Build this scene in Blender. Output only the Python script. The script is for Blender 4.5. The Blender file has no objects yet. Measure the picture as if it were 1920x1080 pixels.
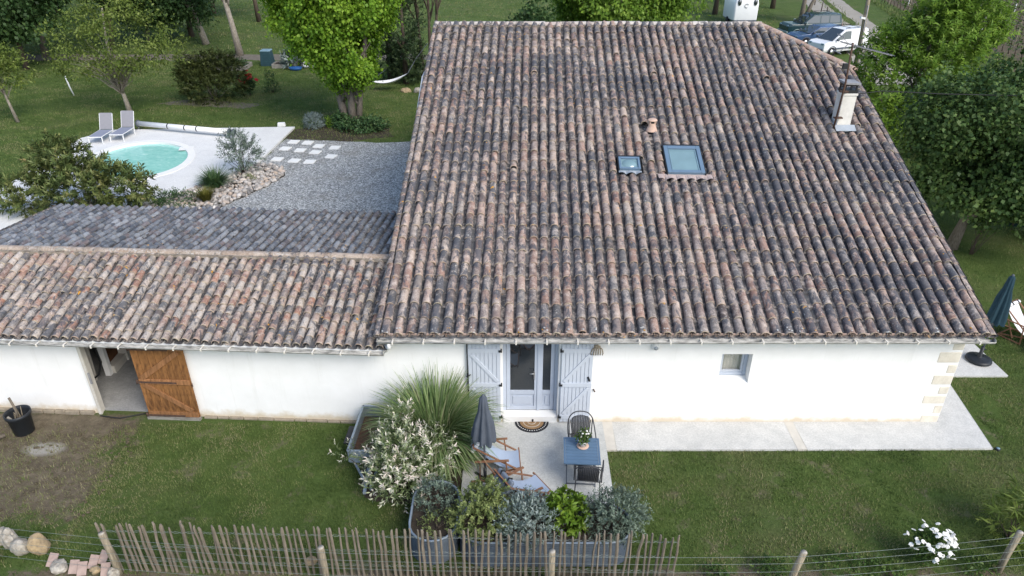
import bpy, bmesh, math, random
import numpy as np
from mathutils import Vector, Matrix, Euler
from mathutils.geometry import tessellate_polygon
R = math.radians
rnd = random.Random(7)
SC = bpy.context.scene
COL = SC.collection

# ---------------------------------------------------------------- camera, sky, sun, exposure
cd = bpy.data.cameras.new('camera'); cam = bpy.data.objects.new('camera', cd); COL.objects.link(cam)
cam.location = (0, -12.7, 10.57); cam.rotation_euler = (R(61), 0, 0)
cd.sensor_width = 36; cd.lens = 24.96; cd.clip_end = 2000
SC.camera = cam
W = bpy.data.worlds.new('World'); SC.world = W; W.use_nodes = True
nt = W.node_tree; bg = nt.nodes['Background']
sk = nt.nodes.new('ShaderNodeTexSky'); sk.sky_type = 'NISHITA'; sk.sun_disc = False
SUN_EL, SUN_AZ = 42, 140            # azimuth measured clockwise from +Y (away from the camera)
sk.sun_elevation = R(SUN_EL); sk.sun_rotation = R(SUN_AZ); sk.dust_density = 1.5; sk.air_density = 1.0
nt.links.new(sk.outputs[0], bg.inputs[0]); bg.inputs[1].default_value = 0.135
sd = bpy.data.lights.new('sun', 'SUN'); sun = bpy.data.objects.new('sun', sd); COL.objects.link(sun)
sd.energy = 1.6; sd.angle = R(30); sd.color = (1, .95, .87)
_v = Vector((math.sin(R(SUN_AZ))*math.cos(R(SUN_EL)), math.cos(R(SUN_AZ))*math.cos(R(SUN_EL)), math.sin(R(SUN_EL))))
sun.rotation_euler = _v.to_track_quat('Z', 'Y').to_euler(); sun.location = _v*60
SC.view_settings.view_transform = 'Standard'; SC.view_settings.look = 'None'
SC.view_settings.gamma = 1; SC.view_settings.use_curve_mapping = False
SC.view_settings.exposure = 0.9

# ---------------------------------------------------------------- materials
class NT:
    def __init__(s, name):
        s.m = bpy.data.materials.new(name); s.m.use_nodes = True; s.t = s.m.node_tree
        s.b = s.t.nodes['Principled BSDF']; s.out = s.t.nodes['Material Output']
    def n(s, kind, **kw):
        x = s.t.nodes.new('ShaderNode'+kind)
        for k, v in kw.items(): setattr(x, k, v)
        return x
    def l(s, a, b): s.t.links.new(a, b)
    def val(s, sock, v):
        if hasattr(v, 'links'): s.l(v, sock)
        else: sock.default_value = v
    def pos(s): return s.n('NewGeometry').outputs['Position']
    def obj(s): return s.n('TexCoord').outputs['Object']
    def mapv(s, v, scale=(1, 1, 1)):
        x = s.n('Mapping'); x.inputs['Scale'].default_value = scale; s.l(v, x.inputs[0]); return x.outputs[0]
    def noise(s, v, scale, detail=4, rough=.6, dist=0):
        x = s.n('TexNoise'); s.l(v, x.inputs['Vector']); x.inputs['Scale'].default_value = scale
        x.inputs['Detail'].default_value = detail; x.inputs['Roughness'].default_value = rough; x.inputs['Distortion'].default_value = dist
        return x.outputs['Fac']
    def vor(s, v, scale, out='Distance', feat='F1'):
        x = s.n('TexVoronoi', feature=feat); s.l(v, x.inputs['Vector']); x.inputs['Scale'].default_value = scale; return x.outputs[out]
    def ramp(s, f, stops, interp='LINEAR'):
        x = s.n('ValToRGB'); cr = x.color_ramp; cr.interpolation = interp
        while len(cr.elements) < len(stops): cr.elements.new(.5)
        for e, (p, c) in zip(cr.elements, stops):
            e.position = p; e.color = (*c, 1) if len(c) == 3 else c
        s.l(f, x.inputs[0]); return x.outputs[0]
    def step(s, f, a, b):
        x = s.n('MapRange'); s.l(f, x.inputs[0]); x.inputs[1].default_value = a; x.inputs[2].default_value = b; return x.outputs[0]
    def mix(s, f, a, b, mode='MIX'):
        x = s.n('MixRGB', blend_type=mode); s.val(x.inputs[0], f)
        for i, c in ((1, a), (2, b)):
            if hasattr(c, 'links'): s.l(c, x.inputs[i])
            else: x.inputs[i].default_value = (*c, 1)
        return x.outputs[0]
    def math(s, op, a, b=0.):
        x = s.n('Math', operation=op); s.val(x.inputs[0], a); s.val(x.inputs[1], b); return x.outputs[0]
    def attr(s, name='rnd'): return s.n('Attribute', attribute_name=name).outputs['Fac']
    def bump(s, h, strength=.3, dist=.02):
        x = s.n('Bump'); x.inputs['Strength'].default_value = strength; x.inputs['Distance'].default_value = dist
        s.l(h, x.inputs['Height']); s.l(x.outputs[0], s.b.inputs['Normal'])
    def done(s, col, rough=.7, metal=0, spec=.3):
        s.val(s.b.inputs['Base Color'], col if hasattr(col, 'links') else (*col, 1)); s.val(s.b.inputs['Roughness'], rough)
        s.b.inputs['Metallic'].default_value = metal; s.b.inputs['Specular IOR Level'].default_value = spec
        return s.m

def mat(name, c, rough=.7, var=.25, scale=6, metal=0, spec=.3, bump=0, c2=None, stretch=(1, 1, 1)):
    """plain surface with noise-driven wear"""
    t = NT(name); v = t.mapv(t.obj(), stretch); f = t.noise(v, scale, 6, .65)
    c2 = c2 or tuple(x*(1-var) for x in c)
    col = t.ramp(f, [(.32, c2), (.68, c)])
    if bump: t.bump(t.noise(v, scale*5, 4), bump, .01)
    return t.done(col, rough, metal, spec)

def leafmat(name, stops, trans=.3, rough=.5):
    t = NT(name); f = t.attr(); col = t.ramp(f, stops); t.done(col, rough, 0, .25)
    tr = t.n('BsdfTranslucent'); t.l(t.mix(.5, col, (.3, .4, .03), 'MIX') if False else col, tr.inputs[0])
    mx = t.n('MixShader'); mx.inputs[0].default_value = trans
    t.l(t.b.outputs[0], mx.inputs[1]); t.l(tr.outputs[0], mx.inputs[2]); t.l(mx.outputs[0], t.out.inputs[0])
    return t.m

def tilemat(name, per_object, palette, dark=.5, seed=0, white=.5, darkcol=(.035, .036, .038), cream=(.60, .52, .45)):
    t = NT(name)
    r = t.n('ObjectInfo').outputs['Random'] if per_object else t.attr()
    base = t.ramp(r, [(i/(len(palette)-1), c) for i, c in enumerate(palette)])
    p0 = t.pos()
    add = t.n('VectorMath', operation='ADD'); t.l(p0, add.inputs[0])
    cmb = t.n('CombineXYZ'); cmb.inputs[0].default_value = seed*7.3; t.l(t.math('MULTIPLY', r, 9.), cmb.inputs[1]); t.l(t.math('MULTIPLY', r, 31.), cmb.inputs[2])
    t.l(cmb.outputs[0], add.inputs[1]); p = add.outputs[0]
    base = t.mix(t.step(t.noise(p, 5.5, 5, .7), .46, .68), base, t.mix(.7, base, cream))
    base = t.mix(t.step(t.noise(p, 28, 4, .7), .4, .75), base, t.mix(1, base, (.6, .57, .55), 'MULTIPLY'))
    # black algae in patches, broad and fine
    f1 = t.noise(t.mapv(p, (1, .5, .5)), 6.5, 7, .72, .6); f2 = t.noise(p0, .55, 3, .5)
    f = t.math('ADD', f1, t.math('MULTIPLY', t.math('SUBTRACT', f2, .5), .45))
    base = t.mix(t.math('MULTIPLY', t.step(f, .60-.2*dark, .68-.2*dark), .86), base, t.mix(t.noise(p, 40, 3), darkcol, tuple(3.2*x for x in darkcol)))
    f3 = t.noise(p, 17, 5, .75)
    base = t.mix(t.math('MULTIPLY', t.step(f3, .60, .68), .55*dark+.2), base, (.05, .047, .045))
    # pale grey lichen spots
    w = t.math('MULTIPLY', t.step(t.noise(p, 26, 3, .6), .74-.12*white, .78-.12*white), t.step(t.noise(p0, 1.4, 2), .42, .6))
    base = t.mix(t.math('MULTIPLY', w, .8), base, (.5, .5, .47))
    # rare orange lichen rosettes
    o = t.math('MULTIPLY', t.step(t.noise(p, 7, 2, .5), .70, .73), t.step(t.noise(p0, 1.1, 2), .52, .62))
    base = t.mix(o, base, t.mix(t.noise(p, 60, 2), (.5, .22, .02), (.72, .38, .05)))
    base = t.mix(t.math('MULTIPLY', t.attr('lip'), t.step(t.noise(p, 14, 3), .35, .6)), base, t.mix(r, (.46, .40, .28), (.42, .30, .22)))
    t.bump(t.noise(p, 45, 5, .7), .45, .012)
    return t.done(base, .8, 0, .3)

M = {}
PAL_H = [(.07, .068, .07), (.31, .20, .155), (.145, .142, .142), (.40, .29, .24), (.19, .183, .18), (.33, .205, .16), (.45, .37, .31), (.105, .103, .104), (.26, .16, .125), (.24, .215, .20)]
PAL_B = [(.28, .235, .205), (.30, .165, .12), (.42, .36, .30), (.14, .14, .14), (.35, .25, .205), (.45, .40, .35), (.11, .112, .115), (.36, .19, .13), (.22, .215, .21), (.48, .43, .38), (.18, .17, .165)]
PAL_R_SHADED = [(.075, .085, .10), (.14, .15, .17), (.27, .28, .29), (.10, .11, .125), (.20, .16, .155), (.07, .08, .095), (.34, .35, .365), (.12, .13, .15)]  # rear barn slope: its cool shade away from the warm light painted into the tones
for k, pal, dk, wh in (('house', PAL_H, .60, 1.0), ('barn', PAL_B, .48, .9), ('rear', PAL_R_SHADED, .25, .6)):
    dc = (.034, .040, .052) if k == 'rear' else (.034, .036, .042); cr_ = (.30, .33, .37) if k == 'rear' else (.60, .51, .44)  # rear slope also gets bluish patch colours, part of its painted shade
    M['tile_'+k] = tilemat('tile_'+k, True, pal, dk, 1, wh, dc, cr_); M['tiles_'+k] = tilemat('tiles_'+k, False, pal, dk, 1, wh, dc, cr_)
M['channel'] = tilemat('channel_tiles', False, [(.055, .054, .056), (.038, .038, .042), (.08, .07, .066), (.05, .05, .053)], .55, 3, .6)  # mossy channels, colour darkened further as painted shade between the cover tiles
M['ridge'] = tilemat('ridge_tile', True, [(.42, .36, .31), (.52, .48, .44), (.58, .55, .52), (.40, .30, .25)], .15, 5, 1.2)
M['hip'] = tilemat('hip_tile', True, [(.42, .28, .22), (.46, .33, .27), (.35, .24, .19), (.40, .27, .21)], .12, 6, .4)
M['mortar'] = mat('lichen_mortar', (.36, .31, .25), .9, .5, 9, bump=.6, c2=(.12, .10, .08))

def plastermat():
    t = NT('white_plaster'); p = t.pos(); z = t.n('SeparateXYZ'); t.l(p, z.inputs[0])
    col = t.ramp(t.noise(p, 2.2, 5), [(.3, (.80, .795, .775)), (.7, (.86, .855, .84))])
    splash = t.math('MULTIPLY', t.step(t.math('ADD', z.outputs[2], t.math('MULTIPLY', t.noise(p, 3.5, 5), -.38)), .05, -.12), .8)
    col = t.mix(splash, col, (.55, .45, .30))
    st = t.step(t.noise(t.mapv(p, (2.2, 2.2, .16)), 2.4, 6, .75), .56, .74); col = t.mix(t.math('MULTIPLY', st, .28), col, (.60, .585, .54))
    t.bump(t.noise(p, 60, 4), .25, .006)
    return t.done(col, .9, 0, .2)
M['plaster'] = plastermat()
M['quoin'] = mat('quoin_stone', (.74, .69, .59), .9, .25, 5, bump=.5, c2=(.60, .55, .46))
M['footing'] = mat('stone_footing', (.34, .29, .22), .95, .4, 7, bump=.5)
M['white'] = mat('white_paint', (.80, .80, .79), .5, .06, 4)
M['gutter'] = mat('weathered_gutter', (.58, .57, .53), .6, .6, 4, c2=(.13, .13, .12), stretch=(1, 4, 4))
M['bracket'] = mat('pale_bracket', (.78, .74, .66), .6, .15, 8)
M['greyblue'] = mat('pale_blue_grey_paint', (.51, .55, .61), .5, .08, 3, c2=(.47, .51, .57))
M['greyblue_door'] = mat('door_blue_grey', (.46, .51, .59), .4, .08, 3)
M['black'] = mat('black_iron', (.025, .027, .03), .5, .3, 9)
M['rust'] = mat('rusty_iron', (.13, .07, .045), .8, .5, 14, c2=(.05, .035, .03))
M['steel'] = mat('brushed_steel', (.6, .6, .6), .3, .1, 9, metal=1)
M['galv'] = mat('galvanised_steel', (.30, .36, .42), .5, .3, 6, metal=.3)
M['bedmetal'] = mat('slate_corrugated_steel', (.105, .135, .17), .5, .25, 6, metal=.2)
M['anth'] = mat('anthracite_metal', (.10, .115, .14), .5, .2, 6)
M['tableblue'] = mat('blue_grey_table_paint', (.10, .17, .26), .4, .1, 4)
M['canopy'] = mat('slate_parasol_cloth', (.085, .10, .125), .9, .2, 5)
M['canopy2'] = mat('petrol_parasol_cloth', (.022, .055, .075), .9, .25, 5)
M['wicker'] = mat('dark_wicker', (.065, .068, .075), .6, .4, 60)
M['canvas'] = mat('pale_blue_canvas', (.36, .435, .55), .9, .06, 6)
M['canvas_white'] = mat('white_canvas', (.78, .78, .78), .9, .06, 6)
M['canvas_grey'] = mat('slate_canvas', (.17, .20, .25), .9, .15, 8)
M['teak'] = mat('reddish_teak', (.27, .145, .08), .55, .4, 7, stretch=(1, 1, 1), c2=(.16, .075, .045))
def wood(name, a, b, sc=3, st=(9, 9, 1), rough=.8):
    t = NT(name); v = t.mapv(t.obj(), st)
    r = t.n('ObjectInfo').outputs['Random']
    f = t.noise(v, sc, 6, .65, .35); col = t.ramp(f, [(.3, a), (.55, b), (.75, tuple(1.35*x for x in b))])
    col = t.mix(t.math('MULTIPLY', r, .45), col, tuple(.45*x for x in b)); t.bump(f, .3, .01); return t.done(col, rough, 0, .2)
M['doorwood'] = wood('orange_brown_oak', (.055, .024, .012), (.31, .145, .052), 2.6, (4, 4, 1.3))
M['bracewood'] = wood('brace_oak', (.15, .07, .03), (.33, .16, .07))
M['pale_wood'] = wood('weathered_paling', (.11, .092, .075), (.225, .19, .148), 3)
M['post_wood'] = wood('old_post', (.13, .105, .075), (.34, .29, .21), 4)
M['greywood'] = wood('grey_board', (.16, .15, .13), (.34, .32, .28), 3, (2, 2, 9))
M['darkwood'] = mat('barn_partition_wood', (.14, .06, .025), .8, .5, 5)
def glass(name, c=(.02, .024, .028), ior=1.75, rough=.015):
    t = NT(name); m = t.done(t.ramp(t.noise(t.obj(), 2, 3), [(.3, c), (.7, tuple(1.2*x for x in c))]), rough, 0, .5); t.b.inputs['IOR'].default_value = ior; return m
M['glass'] = glass('dark_window_glass'); M['glass_sky'] = glass('skylight_glass', (.16, .25, .27), 1.8, .05)
M['glass_car'] = glass('car_glass', (.03, .04, .045), 1.9, .03)
def clear():
    t = NT('clear_glass'); a = t.n('BsdfTransparent'); g = t.n('BsdfGlossy'); g.inputs['Roughness'].default_value = .02
    mx = t.n('MixShader'); mx.inputs[0].default_value = .14; t.l(a.outputs[0], mx.inputs[1]); t.l(g.outputs[0], mx.inputs[2]); t.l(mx.outputs[0], t.out.inputs[0]); return t.m
M['clear'] = clear()
M['curtain'] = mat('linen_curtain', (.72, .70, .64), .9, .12, 20, stretch=(1, 1, .1))
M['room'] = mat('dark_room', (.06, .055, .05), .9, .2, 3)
def concrete(name, a, b, spot, sc=3):
    t = NT(name); p = t.pos()
    col = t.ramp(t.noise(p, sc, 7, .7), [(.3, a), (.7, b)])
    col = t.mix(t.math('MULTIPLY', t.step(t.noise(p, .7, 4, .6), .5, .7), .35), col, tuple(.8*x for x in a))
    col = t.mix(t.math('MULTIPLY', t.step(t.vor(p, 45), .22, .1), .6), col, spot)
    col = t.mix(t.step(t.noise(p, 26, 6, .85), .38, .62), t.mix(1, col, (.74, .74, .73), 'MULTIPLY'), col)
    col = t.mix(t.math('MULTIPLY', t.step(t.noise(t.mapv(p, (1, 1, 1)), 1.6, 8, .8, 1.5), .56, .66), .45), col, tuple(.7*x for x in a))
    t.bump(t.noise(p, 50, 4, .7), .3, .01); return t.done(col, .85, 0, .25)
M['patio'] = concrete('patio_concrete', (.50, .51, .50), (.66, .665, .64), (.34, .35, .34))
M['strip'] = concrete('path_concrete', (.54, .54, .52), (.68, .67, .64), (.42, .42, .40))
M['bandstone'] = mat('band_concrete', (.58, .55, .49), .9, .15, 5)
M['deck'] = concrete('pool_deck_concrete', (.74, .74, .73), (.80, .80, .78), (.68, .68, .67), 1.2)
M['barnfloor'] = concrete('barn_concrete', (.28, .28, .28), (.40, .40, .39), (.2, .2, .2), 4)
M['coping'] = mat('pool_coping', (.80, .79, .76), .6, .07, 3)
M['road'] = concrete('track_gravel', (.31, .275, .225), (.42, .385, .33), (.28, .26, .23), 1)
def gravel():
    t = NT('grey_gravel'); p = t.pos()
    c = t.n('TexVoronoi'); t.l(p, c.inputs['Vector']); c.inputs['Scale'].default_value = 22
    g = t.n('SeparateColor'); t.l(c.outputs['Color'], g.inputs[0])
    col = t.ramp(g.outputs[0], [(0, (.12, .125, .125)), (.4, (.26, .27, .27)), (.75, (.39, .40, .395)), (1, (.62, .62, .61))])
    col = t.mix(t.math('MULTIPLY', t.step(t.noise(p, .9, 6, .7), .5, .72), .5), col, (.20, .18, .14))
    t.bump(c.outputs['Distance'], .8, .02); return t.done(col, .9, 0, .2)
M['gravel'] = gravel()
def ground():
    t = NT('lawn_ground'); p = t.pos(); x = t.n('SeparateXYZ'); t.l(p, x.inputs[0]); X, Y = x.outputs[0], x.outputs[1]
    a = t.ramp(t.noise(p, .9, 7, .7), [(.28, (.062, .088, .026)), (.5, (.09, .132, .036)), (.72, (.125, .165, .052))])
    a = t.mix(t.math('MULTIPLY', t.step(t.noise(p, .28, 5, .65), .5, .66), .55), a, (.135, .135, .065))
    v = t.mapv(p, (.25, 1.6, 1)); a = t.mix(t.math('MULTIPLY', t.step(t.noise(v, 1.1, 4), .45, .65), .4), a, (.08, .135, .036))
    a = t.mix(t.math('MULTIPLY', t.step(t.noise(p, 1.7, 7, .75), .55, .68), t.step(Y, 6, 4)), a, (.20, .175, .115))
    a = t.mix(t.step(t.noise(p, 14, 5, .75), .35, .7), a, t.mix(1, a, (.6, .65, .55), 'MULTIPLY'))
    # trampled soil by the barn door, worn strip under the fence, bare border at the far corner
    n = t.math('MULTIPLY', t.math('SUBTRACT', t.noise(p, 1.3, 8, .78), .5), 2.2)
    m1 = t.math('MINIMUM', t.step(X, -7.7, -9.6), t.math('MINIMUM', t.step(Y, -3.5, -2.4), t.step(Y, .6, .1)))
    m2 = t.math('MINIMUM', t.step(Y, -3.75, -4.25), t.step(Y, -5.6, -5.0))
    mm = t.math('MAXIMUM', m1, t.math('MULTIPLY', m2, .8)); mm = t.step(t.math('ADD', mm, n), .40, .62)
    so = t.ramp(t.noise(p, 3.2, 8, .75), [(.3, (.085, .068, .045)), (.5, (.14, .115, .08)), (.7, (.22, .185, .13))])
    so = t.mix(t.math('MULTIPLY', t.step(t.noise(t.mapv(p, (3, 9, 1)), 6, 4, .8), .58, .66), .8), so, (.36, .31, .22))
    q = t.n('VectorMath', operation='DISTANCE'); t.l(t.mapv(p, (1, 2.2, 1)), q.inputs[0]); q.inputs[1].default_value = (-10.2, -1.9, 0)
    so = t.mix(t.step(t.math('ADD', q.outputs['Value'], t.math('MULTIPLY', n, .28)), .55, .3), so, (.36, .34, .30))
    a = t.mix(mm, a, so)
    t.bump(t.noise(p, 24, 5, .8), .8, .05); return t.done(a, .95, 0, .1)
M['lawn'] = ground()
def soil(name, a, b, dry):
    t = NT(name); p = t.pos(); col = t.ramp(t.noise(p, 3.2, 8, .75), [(.3, a), (.7, b)])
    col = t.mix(t.math('MULTIPLY', t.step(t.noise(t.mapv(p, (3, 9, 1)), 6, 4, .8), .58, .66), .8), col, dry)
    t.bump(t.noise(p, 30, 6, .8), .8, .04); return t.done(col, .97, 0, .1)
M['soil'] = soil('trampled_soil', (.085, .072, .045), (.15, .125, .085), (.25, .21, .15))
M['mulch'] = soil('planting_soil', (.035, .028, .022), (.085, .07, .055), (.13, .11, .09))
M['field_soil'] = soil('bare_strip', (.12, .105, .085), (.20, .18, .15), (.25, .23, .2))
def water():
    t = NT('pool_water'); p = t.pos()
    col = t.ramp(t.noise(t.mapv(p, (1, 2, 1)), 2.2, 6, .7, 1.5), [(.3, (.20, .53, .46)), (.55, (.33, .66, .58)), (.72, (.50, .76, .69))])  # paler streaks paint the play of light on ripples into the colour
    t.bump(t.noise(p, 6, 3, .6), .25, .03); m = t.done(col, .06, 0, .5); return m
M['water'] = water()
M['blade'] = leafmat('grass_blade', [(0, (.045, .078, .020)), (.3, (.088, .142, .034)), (.6, (.145, .20, .056)), (.8, (.21, .225, .09)), (1, (.32, .28, .17))], .3, .7)
M['l_main'] = leafmat('maple_bright_leaf', [(0, (.075, .165, .014)), (.45, (.165, .305, .024)), (1, (.30, .44, .05))], .35)
M['l_dark'] = leafmat('maple_dark_leaf', [(0, (.030, .066, .017)), (.5, (.070, .128, .034)), (1, (.16, .23, .065))], .25)
M['l_acacia'] = leafmat('fresh_leaf', [(0, (.06, .13, .016)), (.5, (.14, .25, .028)), (1, (.26, .37, .055))], .35)
M['l_olive'] = leafmat('olive_green_leaf', [(0, (.065, .105, .02)), (.5, (.145, .20, .038)), (1, (.24, .28, .075))], .3)
M['l_forest'] = leafmat('forest_leaf', [(0, (.024, .056, .018)), (.5, (.05, .10, .03)), (1, (.10, .165, .05))], .3)
M['l_conifer'] = leafmat('conifer_leaf', [(0, (.016, .034, .014)), (.6, (.036, .066, .024)), (1, (.075, .105, .035))], .15)
M['l_bush'] = leafmat('big_bush_leaf', [(0, (.030, .042, .012)), (.5, (.062, .08, .02)), (1, (.11, .125, .035))], .25)
M['l_oleander'] = leafmat('oleander_leaf', [(0, (.055, .095, .03)), (.5, (.125, .165, .05)), (.85, (.22, .23, .08)), (1, (.27, .19, .09))], .2)
M['l_silver'] = leafmat('silver_leaf', [(0, (.08, .12, .095)), (.5, (.18, .235, .20)), (1, (.44, .50, .46))], .15)
M['l_grey'] = leafmat('grey_green_leaf', [(0, (.06, .095, .065)), (.5, (.14, .19, .14)), (1, (.27, .33, .25))], .2)
M['l_sage'] = leafmat('yellow_green_small_leaf', [(0, (.085, .12, .035)), (.5, (.20, .25, .08)), (1, (.36, .40, .16))], .25)
M['l_pitt'] = leafmat('glossy_bright_leaf', [(0, (.055, .11, .014)), (.5, (.12, .21, .022)), (1, (.24, .33, .045))], .25, .3)
M['l_willow'] = leafmat('dappled_willow_leaf', [(0, (.09, .14, .045)), (.52, (.20, .26, .11)), (.70, (.42, .46, .28)), (.88, (.70, .68, .56)), (1, (.78, .68, .60))], .25)
M['l_pampas'] = leafmat('pampas_blade', [(0, (.075, .135, .045)), (.5, (.165, .245, .085)), (.85, (.29, .36, .16)), (1, (.42, .40, .25))], .25)
M['l_tuft'] = leafmat('tuft_blade', [(0, (.03, .075, .03)), (.6, (.065, .13, .045)), (1, (.13, .19, .07))], .2)
M['l_gold'] = leafmat('gold_tuft_blade', [(0, (.07, .085, .012)), (.6, (.13, .13, .022)), (1, (.22, .19, .05))], .2)
M['l_lav'] = leafmat('lavender_leaf', [(0, (.10, .14, .125)), (1, (.24, .29, .28))], .15)
M['l_weed'] = leafmat('weed_leaf', [(0, (.03, .065, .015)), (.6, (.07, .13, .025)), (1, (.14, .19, .05))], .3)
M['l_vine'] = leafmat('vine_leaf', [(0, (.045, .085, .018)), (1, (.12, .18, .04))], .3)
M['bark'] = mat('grey_bark', (.25, .215, .175), .95, .5, 8, bump=.6, c2=(.10, .085, .07), stretch=(3, 3, 1))
M['bark_pale'] = mat('pale_bark', (.38, .345, .29), .95, .45, 6, bump=.5, c2=(.17, .14, .11), stretch=(3, 3, 1))
M['bark_dark'] = mat('dark_bark', (.11, .085, .065), .95, .5, 6, bump=.5, stretch=(3, 3, 1))
M['petal_w'] = mat('white_petal', (.82, .80, .74), .7, .08, 20)
M['petal_r'] = mat('red_petal', (.35, .008, .012), .6, .4, 20)
M['stone_w'] = mat('white_limestone', (.50, .465, .40), .9, .4, 9, bump=.8, c2=(.22, .19, .15))
M['stone_o'] = mat('ochre_limestone', (.44, .33, .19), .9, .4, 9, bump=.8, c2=(.22, .17, .11))
M['stone_p'] = mat('pink_tile_piece', (.40, .30, .26), .9, .35, 6, bump=.4)
t_ = NT('pebble'); M['pebble'] = t_.done(t_.ramp(t_.attr(), [(0, (.17, .165, .16)), (.3, (.32, .29, .26)), (.6, (.46, .435, .41)), (.8, (.42, .33, .26)), (1, (.62, .60, .57))]), .85)
M['paver'] = mat('white_paver', (.76, .76, .74), .8, .06, 4)
M['plastic_black'] = mat('black_plastic', (.022, .025, .03), .45, .3, 8)
M['terracotta'] = mat('terracotta', (.60, .42, .33), .8, .2, 8)
M['pot_white'] = mat('white_pot', (.75, .74, .71), .4, .08, 6)
M['coir'] = mat('coir', (.33, .21, .11), .95, .3, 30, bump=.5)
M['rubber'] = mat('black_rubber', (.02, .022, .028), .8, .3, 20)
M['textile'] = mat('grey_mesh_textile', (.27, .265, .285), .9, .08, 10)
M['textile_blue'] = mat('blue_grey_mesh_textile', (.24, .26, .33), .9, .08, 10)
M['compost'] = mat('compost_green', (.025, .065, .08), .6, .25, 5)
M['compost_lid'] = mat('compost_lid', (.19, .30, .36), .5, .2, 5)
M['bluetub'] = mat('blue_tub', (.02, .10, .30), .5, .2, 5)
M['car_green'] = mat('dark_green_car_paint', (.018, .05, .058), .25, .2, 3, spec=.6)
M['car_silver'] = mat('grey_green_trim', (.20, .26, .25), .35, .15, 3, spec=.6)
M['car_white'] = mat('white_car_paint', (.78, .79, .80), .25, .04, 3, spec=.6)
M['car_blue'] = mat('blue_car_paint', (.05, .10, .20), .25, .15, 3, spec=.6)
M['tyre'] = mat('tyre_rubber', (.02, .02, .02), .9, .3, 9)
M['cast'] = mat('galvanised_bin_grey', (.3, .3, .31), .6, .3, 6)
M['fence_green'] = mat('dark_green_screen', (.010, .035, .032), .8, .3, 3)
M['lead'] = mat('pink_lead_flashing', (.46, .37, .34), .8, .2, 5)
M['zinc'] = mat('grey_flashing', (.36, .40, .44), .5, .2, 5)
M['rope'] = mat('cotton_rope', (.62, .60, .55), .9, .1, 20)
M['cablem'] = mat('black_cable', (.02, .02, .022), .7, .2, 5)
M['wire'] = mat('pale_wire', (.27, .31, .29), .5, .2, 9, metal=.3)

# ---------------------------------------------------------------- mesh helpers
def link(o, parent=None, **props):
    COL.objects.link(o)
    if parent is not None: o.parent = parent
    for k, v in props.items(): o[k] = v
    return o
def thing(name, label, cat, loc=(0, 0, 0), rz=0, group=None):
    o = bpy.data.objects.new(name, None); o.empty_display_size = .2; link(o)
    o.location = loc; o.rotation_euler = (0, 0, rz); o['label'] = label; o['category'] = cat
    if group: o['group'] = group
    return o
def tag(o, label, cat, group=None):
    o['label'] = label; o['category'] = cat
    if group: o['group'] = group
    return o
def mesh_np(name, V, F, m, rndv=None, smooth=False, lip=None):
    """V (n,3), F (k,3|4) arrays -> mesh"""
    me = bpy.data.meshes.new(name); V = np.asarray(V, np.float32); F = np.asarray(F, np.int32)
    me.vertices.add(len(V)); me.vertices.foreach_set('co', V.ravel())
    k = F.shape[1]; me.loops.add(F.size); me.loops.foreach_set('vertex_index', F.ravel())
    me.polygons.add(len(F)); me.polygons.foreach_set('loop_start', np.arange(0, F.size, k, dtype=np.int32))
    try: me.polygons.foreach_set('loop_total', np.full(len(F), k, np.int32))
    except Exception: pass
    if rndv is not None:
        a = me.attributes.new('rnd', 'FLOAT', 'POINT'); a.data.foreach_set('value', np.asarray(rndv, np.float32))
    if lip is not None:
        a = me.attributes.new('lip', 'FLOAT', 'POINT'); a.data.foreach_set('value', np.asarray(lip, np.float32))
    if smooth: me.polygons.foreach_set('use_smooth', np.ones(len(F), bool))
    me.materials.append(m); me.update(calc_edges=True); me.validate(); return me
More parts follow.
